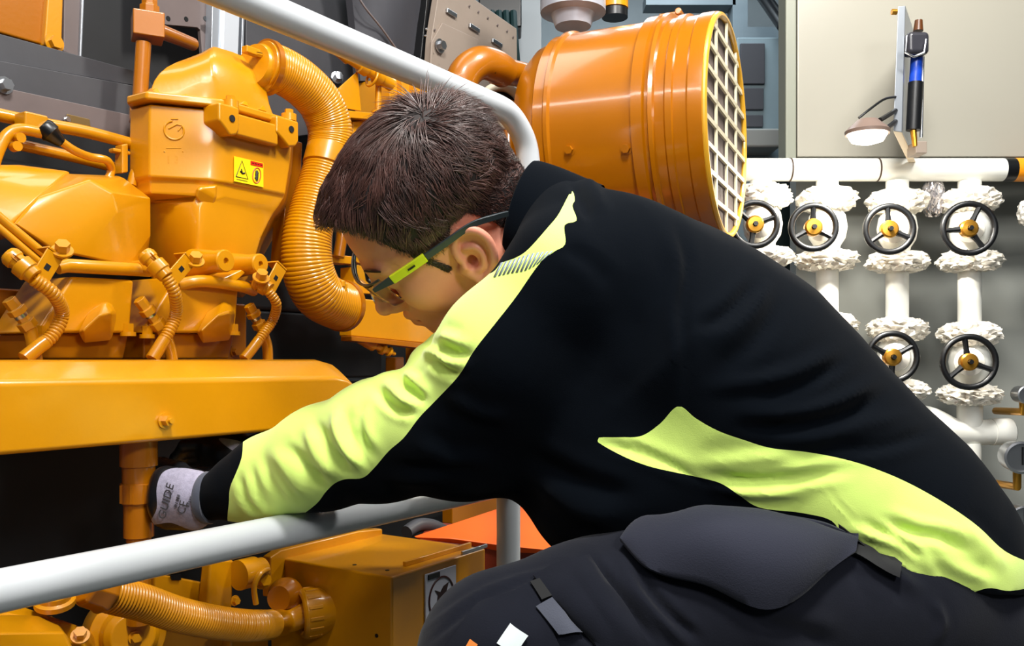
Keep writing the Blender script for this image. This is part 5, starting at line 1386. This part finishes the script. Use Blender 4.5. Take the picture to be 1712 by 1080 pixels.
# ---------------------------------------------------------------- hair
hair_m = mat('brown_hair', (84, 53, 46), .4, spec=1.0, var=.55, vscale=45)
hair_d = mat('dark_hair_base', (30, 19, 18), .7)
stub_m = mat('stubble', (120, 84, 62), .6)
S2 = Sdf((-.32, .84, .70), (.12, 1.26, 1.10), .0025)
def E2(c, r, k=.02, mode='add'): S2.ell(H(*c), np.array(r) * HS, hax(), k, mode)
E2((0, -.014, .026), (.0780, .0995, .0890)); E2((0, .020, .043), (.070, .070, .064), .03); E2((0, .050, .078), (.050, .047, .027), .03); E2((0, -.02, .056), (.070, .086, .064), .03)
E2((0, -.045, -.03), (.058, .062, .05), .03)
for sx in (-1, 1): S2.cap_(H(sx * .0640, .038, .010), H(sx * .0630, .026, -.026), .0080 * HS, .0056 * HS, k=.006)
X, Y, Z = S2.grid(); rel = [X - HC[0], Y - HC[1], Z - HC[2]]
loc = [(rel[0] * HR[0, i] + rel[1] * HR[1, i] + rel[2] * HR[2, i]) / HS for i in range(3)]
poly = np.array([(.12, .084), (.084, .082), (.072, .070), (.060, .050), (.050, .024), (.044, .004), (.040, -.016), (.030, -.044), (.016, -.042), (.012, -.012), (-.008, .014), (-.030, .012), (-.044, -.018), (-.050, -.050), (-.060, -.075), (-.1, -.09), (-.2, -.08), (-.2, .2), (.2, .2), (.2, .084)])
near_v = np.abs(S2.a) < .012
idx = np.argwhere(near_v)
ly = loc[1][near_v]; lz = loc[2][near_v]
dpl = sdpoly(np.stack([ly, lz], 1), poly)
vals = S2.a[near_v]; vals = np.maximum(vals + np.clip(.004 * (1 + dpl / .012), 0, .004) * 0, (dpl * HS * .35)); S2.a[near_v] = vals
p_, t_ = keep_big(*S2.mesh()); p_ = relax(p_, t_, 3)
base_hair = npmesh('hair', p_, t_, hair_d, me_)
# strands
nrm_ = vnormals(p_, t_)
L_ = (p_ - HC) @ HR / HS
crown = np.array([-.030, -.058, .098])
okm = sdpoly(L_[:, 1:3], poly) < .002
out_m = ((L_ - np.array([0, -.014, .02])) * (nrm_ @ HR)).sum(1) > 0
cand = np.where(okm & out_m)[0]
rs = np.random.default_rng(5)
wt = 1 + 2.2 * (L_[cand, 2] < .03); pick = rs.choice(cand, 29000, replace=True, p=wt / wt.sum())
cH = np.array([0, -.014, .026]); rH = np.array([.0785, .1005, .0905])
vv = []; ff = []; NS = 6
ncl = 620
clc = L_[rs.choice(cand, ncl)]; clv = rs.normal(0, .30, (ncl, 3)); cll = rs.uniform(-.3, 1.0, ncl)
for i in pick:
    p = L_[i] + rs.normal(0, .0008, 3); u = (p - cH) / rH; r0 = np.linalg.norm(u)
    t = p - crown; n = (u / rH); n /= np.linalg.norm(n); dist = np.linalg.norm(t)
    ci = int(((clc - p) ** 2).sum(1).argmin())
    t = t / (dist + 1e-6) + np.cross(n, t / (dist + 1e-6)) * .55 + rs.normal(0, .12, 3) + clv[ci]
    if dist < .012: t = t + rs.normal(0, .8, 3)
    t = t + (clc[ci] - p) * 28
    topness = np.clip((p[2] - .035) / .05, 0, 1) * np.clip((.075 - abs(p[0])) / .03, 0, 1)
    fr = np.clip((p[1] - .035) / .04, 0, 1) * topness
    t = t + np.array([0, .9, 0]) * topness * np.clip((p[1] + .02) / .05, 0, 1)
    t -= n * (t @ n); t /= np.linalg.norm(t) + 1e-9
    side = 1 - topness
    ln = .012 + .030 * topness - .026 * fr + .006 * np.clip((p[2] + .03) / .06, 0, 1); ln *= rs.uniform(.6, 1.15)
    lift = .012 + .05 * topness + .03 * fr + .05 * max(cll[ci], 0) * (.25 + topness)
    if dist < .026: lift += .75 * (1 - dist / .026) * rs.uniform(.2, 1); ln = max(ln, .030)
    if p[2] < .02: ln *= .6; lift *= .5
    hd = -sdpoly(p[None, 1:3], poly)[0]
    ln *= np.clip(.2 + hd / .028, .18, 1)
    pts = []
    for k in range(NS):
        f = k / (NS - 1); q_ = p + t * ln * f; u = (q_ - cH) / rH; un = u / np.linalg.norm(u)
        lf = lift * (f - .35 * f * f if fr < .3 else 1.6 * f - 1.35 * f * f)
        pts.append(H(*(cH + rH * un * (r0 + lf))))
    d = pts[-1] - pts[0]; d /= np.linalg.norm(d) + 1e-9; wn = HR @ n
    sx_ = np.cross(d, wn); sx_ /= np.linalg.norm(sx_) + 1e-9; w0 = rs.uniform(.00035, .0008) * min(1, .3 + ln / .022)
    b0 = len(vv)
    for k in range(NS):
        wk = w0 * (1 - (k / (NS - 1)) ** 2 * .85)
        vv += [pts[k] + sx_ * wk, pts[k] - sx_ * wk, pts[k] + wn * wk * .9]
    for k in range(NS - 1):
        for a in range(3):
            c2 = (a + 1) % 3; ff.append((b0 + 3 * k + a, b0 + 3 * k + c2, b0 + 3 * k + 3 + c2, b0 + 3 * k + 3 + a))
o = npmesh('hair_strands', np.array(vv), np.array(ff), hair_m, None); sub(o, base_hair); o['kind'] = 'stuff'

# ---------------------------------------------------------------- safety glasses
gl = thing('safety_glasses', 'safety glasses with black and lime yellow temples worn by the man', 'glasses', Vector(H(0, .1, 0)))
lime = mat('lime_plastic', (214, 226, 30), .35); dgrey = mat('dark_grey_plastic', (46, 54, 58), .35)
lens = mat('clear_lens', (235, 245, 240), .03, trans=1.0); lens.node_tree.nodes['Principled BSDF'].inputs['IOR'].default_value = 1.05
def hv(x, y, z): return Vector(H(x, y, z))
for sx in (-1, 1):
    pa = smooth_path([hv(sx * .0665, .100, .0125), hv(sx * .0705, .089, .0120), hv(sx * .0745, .0770, .0112)], 4)
    pb = smooth_path([hv(sx * .0745, .0770, .0112), hv(sx * .079, .055, .0098), hv(sx * .0815, .0335, .0080)], 4)
    pc_ = smooth_path([hv(sx * .0815, .0335, .0080), hv(sx * .083, .004, .0048), hv(sx * .084, -.026, .0010), hv(sx * .082, -.050, -.0110), hv(sx * .079, -.062, -.019)], 5)
    def strip(pts, hgt, thk):
        g = MB(); rings = []
        for i, p in enumerate(pts):
            t = (pts[min(i + 1, len(pts) - 1)] - pts[max(i - 1, 0)]).normalized(); o_ = Vector(HR[:, 0]) * sx; o_ = (o_ - t * o_.dot(t)).normalized(); u_ = t.cross(o_)
            hh = hgt(i / (len(pts) - 1)) if callable(hgt) else hgt
            rings.append([p + o_ * thk + u_ * hh, p + o_ * thk - u_ * hh, p - o_ * thk - u_ * hh, p - o_ * thk + u_ * hh])
        return g.loft(rings)
    strip(pa, lambda t: .0025 + .0025 * t, .0015).build('temple_hinge', dgrey, gl, bevel=.0006)
    tl_ = strip(pb, .0056, .0022).build('temple_arm', lime, gl, bevel=.0012); tl_['label'] = 'lime yellow temple section'
    strip(pc_, lambda t: .0042 - .001 * t, .0017).build('temple_tip', dgrey, gl, bevel=.0008)
    g = MB(); c_ = hv(sx * .0822, .052, .0097); dd = (hv(sx * .0815, .0335, .008) - hv(sx * .0745, .077, .0112)).normalized()
    g.box(c_, (.0095, .0016, .0018), (dd, Vector(HR[:, 0]), dd.cross(Vector(HR[:, 0])))); sub(g.build('temple_mark', M['black']), tl_)
g = MB(); n_ = 22
rows = []
for j in range(7):
    z = .0135 - .042 * j / 6; row = []
    for i in range(n_ + 1):
        a = math.radians(-70 + 140 * i / n_); sh_ = 1 - .10 * (j / 6) ** 2; nz_ = .0
        if j > 3: nz_ = max(0, 1 - abs(a) / .22) * .004 * (j - 3)
        row.append(hv(math.sin(a) * .069 * sh_, .060 + max(math.cos(a), .01) ** .6 * .054 * sh_ + nz_, z + abs(math.sin(a)) ** 3 * .004 * (1 if j < 3 else 1)))
    rows.append(row)
vs = [p for r in rows for p in r]; fs = []
for j in range(6):
    for i in range(n_): fs.append((j * (n_ + 1) + i, j * (n_ + 1) + i + 1, (j + 1) * (n_ + 1) + i + 1, (j + 1) * (n_ + 1) + i))
o = MB().add(vs, fs).build('lens', lens, gl); md = o.modifiers.new('t', 'SOLIDIFY'); md.thickness = .0018
MB().tube(rows[0], .0016, 8).build('brow_bar', dgrey, gl)

# ---------------------------------------------------------------- gloves (hands)
def hand(name, wrist, palm, knuckles, fingers, thumb, lo, hi, cuff=None, label=None):
    G = Sdf(lo, hi, .0022)
    G.cap_(wrist, palm[0], .029, .034, k=.015)
    for a, b, r in palm[1]: G.cap_(a, b, r, r, k=.02)
    for ch, r in fingers + [thumb]:
        for i in range(len(ch) - 1): G.cap_(ch[i], ch[i + 1], r * (1 - .06 * i), r * (1 - .06 * (i + 1)), k=.004)
    p, t = keep_big(*G.mesh()); p = relax(p, t, 2)
    return p, t
Wl = V(352, 832, 1.18)
kn_ = [V(272, 797, 1.185), V(266, 820, 1.178), V(264, 844, 1.18), V(268, 866, 1.187)]
fing = []
for i, k_ in enumerate(kn_):
    l1, l2, l3 = (.040, .026, .020) if i in (1, 2) else (.035, .023, .018)
    a = k_ + np.array([-.55, .80, -.12 + .03 * i]) / 1.0 * l1; b = a + np.array([.10, .98, 0]) * l2; c = b + np.array([.75, .62, .0]) * l3
    fing.append(([k_ + np.array([.03, .006, 0]), k_, a, b, c], .0108 if i < 3 else .0095))
th_ = ([V(330, 808, 1.19), V(300, 786, 1.225), V(272, 778, 1.25), V(262, 776, 1.275)], .0125)
gp_, gt_ = hand('l', Wl, (V(325, 832, 1.185), [(V(322, 812, 1.188), V(278, 800, 1.188), .017), (V(320, 830, 1.183), V(274, 824, 1.182), .018), (V(320, 848, 1.186), V(274, 846, 1.184), .018), (V(326, 862, 1.192), V(282, 864, 1.19), .016)]),
    kn_, fing, th_, (-.56, 1.10, .40), (-.34, 1.36, .64))
gn_ = vnormals(gp_, gt_)
gs = sdpoly(vis(gp_), curve2([(296, 782), (330, 786), (372, 797), (368, 830), (352, 860), (345, 892), (315, 885), (285, 874), (252, 876), (262, 850), (262, 815), (272, 790)], 5))
gs = np.where(gp_[:, 1] < 1.185, gs, 60)
gl_root = thing_dummy = None
(a1, a2, a3), (b1, b2, b3) = split(gp_, gn_, gt_, gs)
glv = npmesh('glove', b1, b2, M['coat'], me_, b3)
kk = npmesh('glove_back', a1, a2, M['glove'], None, a3); sub(kk, glv); kk['label'] = 'grey knitted back of the glove with black print'
GS = Surf(gp_, gt_)
def gtext(body, px, py, size, rot):
    c, n = GS.at(px, py, .0012, 1.16)
    xd = Vector((math.cos(rot), 0, math.sin(rot))); xd = (xd - n * xd.dot(n)).normalized()
    o = text_mesh(body, c, xd, n.cross(xd), size, M['greyp'], 'print', None, .0003); sub(o, kk)
gtext('GUIDE', 279, 838, .0165, math.radians(72)); gtext('CE', 306, 848, .015, math.radians(72)); gtext('EN 388', 297, 838, .006, math.radians(72)); gtext('4131X', 318, 838, .0055, math.radians(72))
# knitted cuff band
g = MB(); ax_ = Vector(V(352, 832, 1.18) - V(325, 832, 1.185)).normalized()
g.lathe(Vector(V(350, 832, 1.18)), ax_, [(-.006, .0335), (-.004, .0345), (.003, .0345), (.005, .0335)], 28)
sub(g.build('cuff_band', M['patch']), glv)
# right glove in the dark under the cover
fr_ = []
for i in range(4):
    k_ = V(345, 742 + i * 11, 1.36 + .012 * i); a = k_ + np.array([-.036, .008, -.004]); b = a + np.array([-.018, .012, -.02]); c = b + np.array([.002, .004, -.018])
    fr_.append(([k_ + np.array([.03, 0, 0]), k_, a, b, c], .0105))
rp_, rt_ = hand('r', V(425, 772, 1.35), (V(395, 762, 1.355), [(V(392, 752, 1.355), V(352, 746, 1.36), .016), (V(392, 764, 1.365), V(352, 758, 1.375), .017), (V(396, 776, 1.375), V(356, 772, 1.39), .016)]),
    None, fr_, ([V(400, 770, 1.34), V(375, 788, 1.32), V(350, 792, 1.31), V(335, 790, 1.31)], .0115), (-.60, 1.26, .44), (-.34, 1.46, .62))
rn_ = vnormals(rp_, rt_)
gs = sdpoly(vis(rp_), curve2([(366, 733), (395, 736), (412, 744), (410, 760), (395, 756), (378, 746)], 5))
(a1, a2, a3), (b1, b2, b3) = split(rp_, rn_, rt_, gs)
grv = npmesh('glove', b1, b2, M['coat'], me_, b3)
if len(a2): kk = npmesh('glove_back', a1, a2, M['glove'], None, a3); sub(kk, grv); kk['label'] = 'grey knitted back of the glove'
# ------------------------------------------------------------------ origins: top-level meshes get theirs at their base
for o in list(scene.objects):
    if o.type == 'MESH' and o.parent is None and not o.children:
        n = len(o.data.vertices); a = np.empty(n * 3, np.float32); o.data.vertices.foreach_get('co', a); a = a.reshape(-1, 3)
        c = Vector(((a[:, 0].min() + a[:, 0].max()) / 2, (a[:, 1].min() + a[:, 1].max()) / 2, a[:, 2].min()))
        o.data.transform(Matrix.Translation(-c)); o.location = c
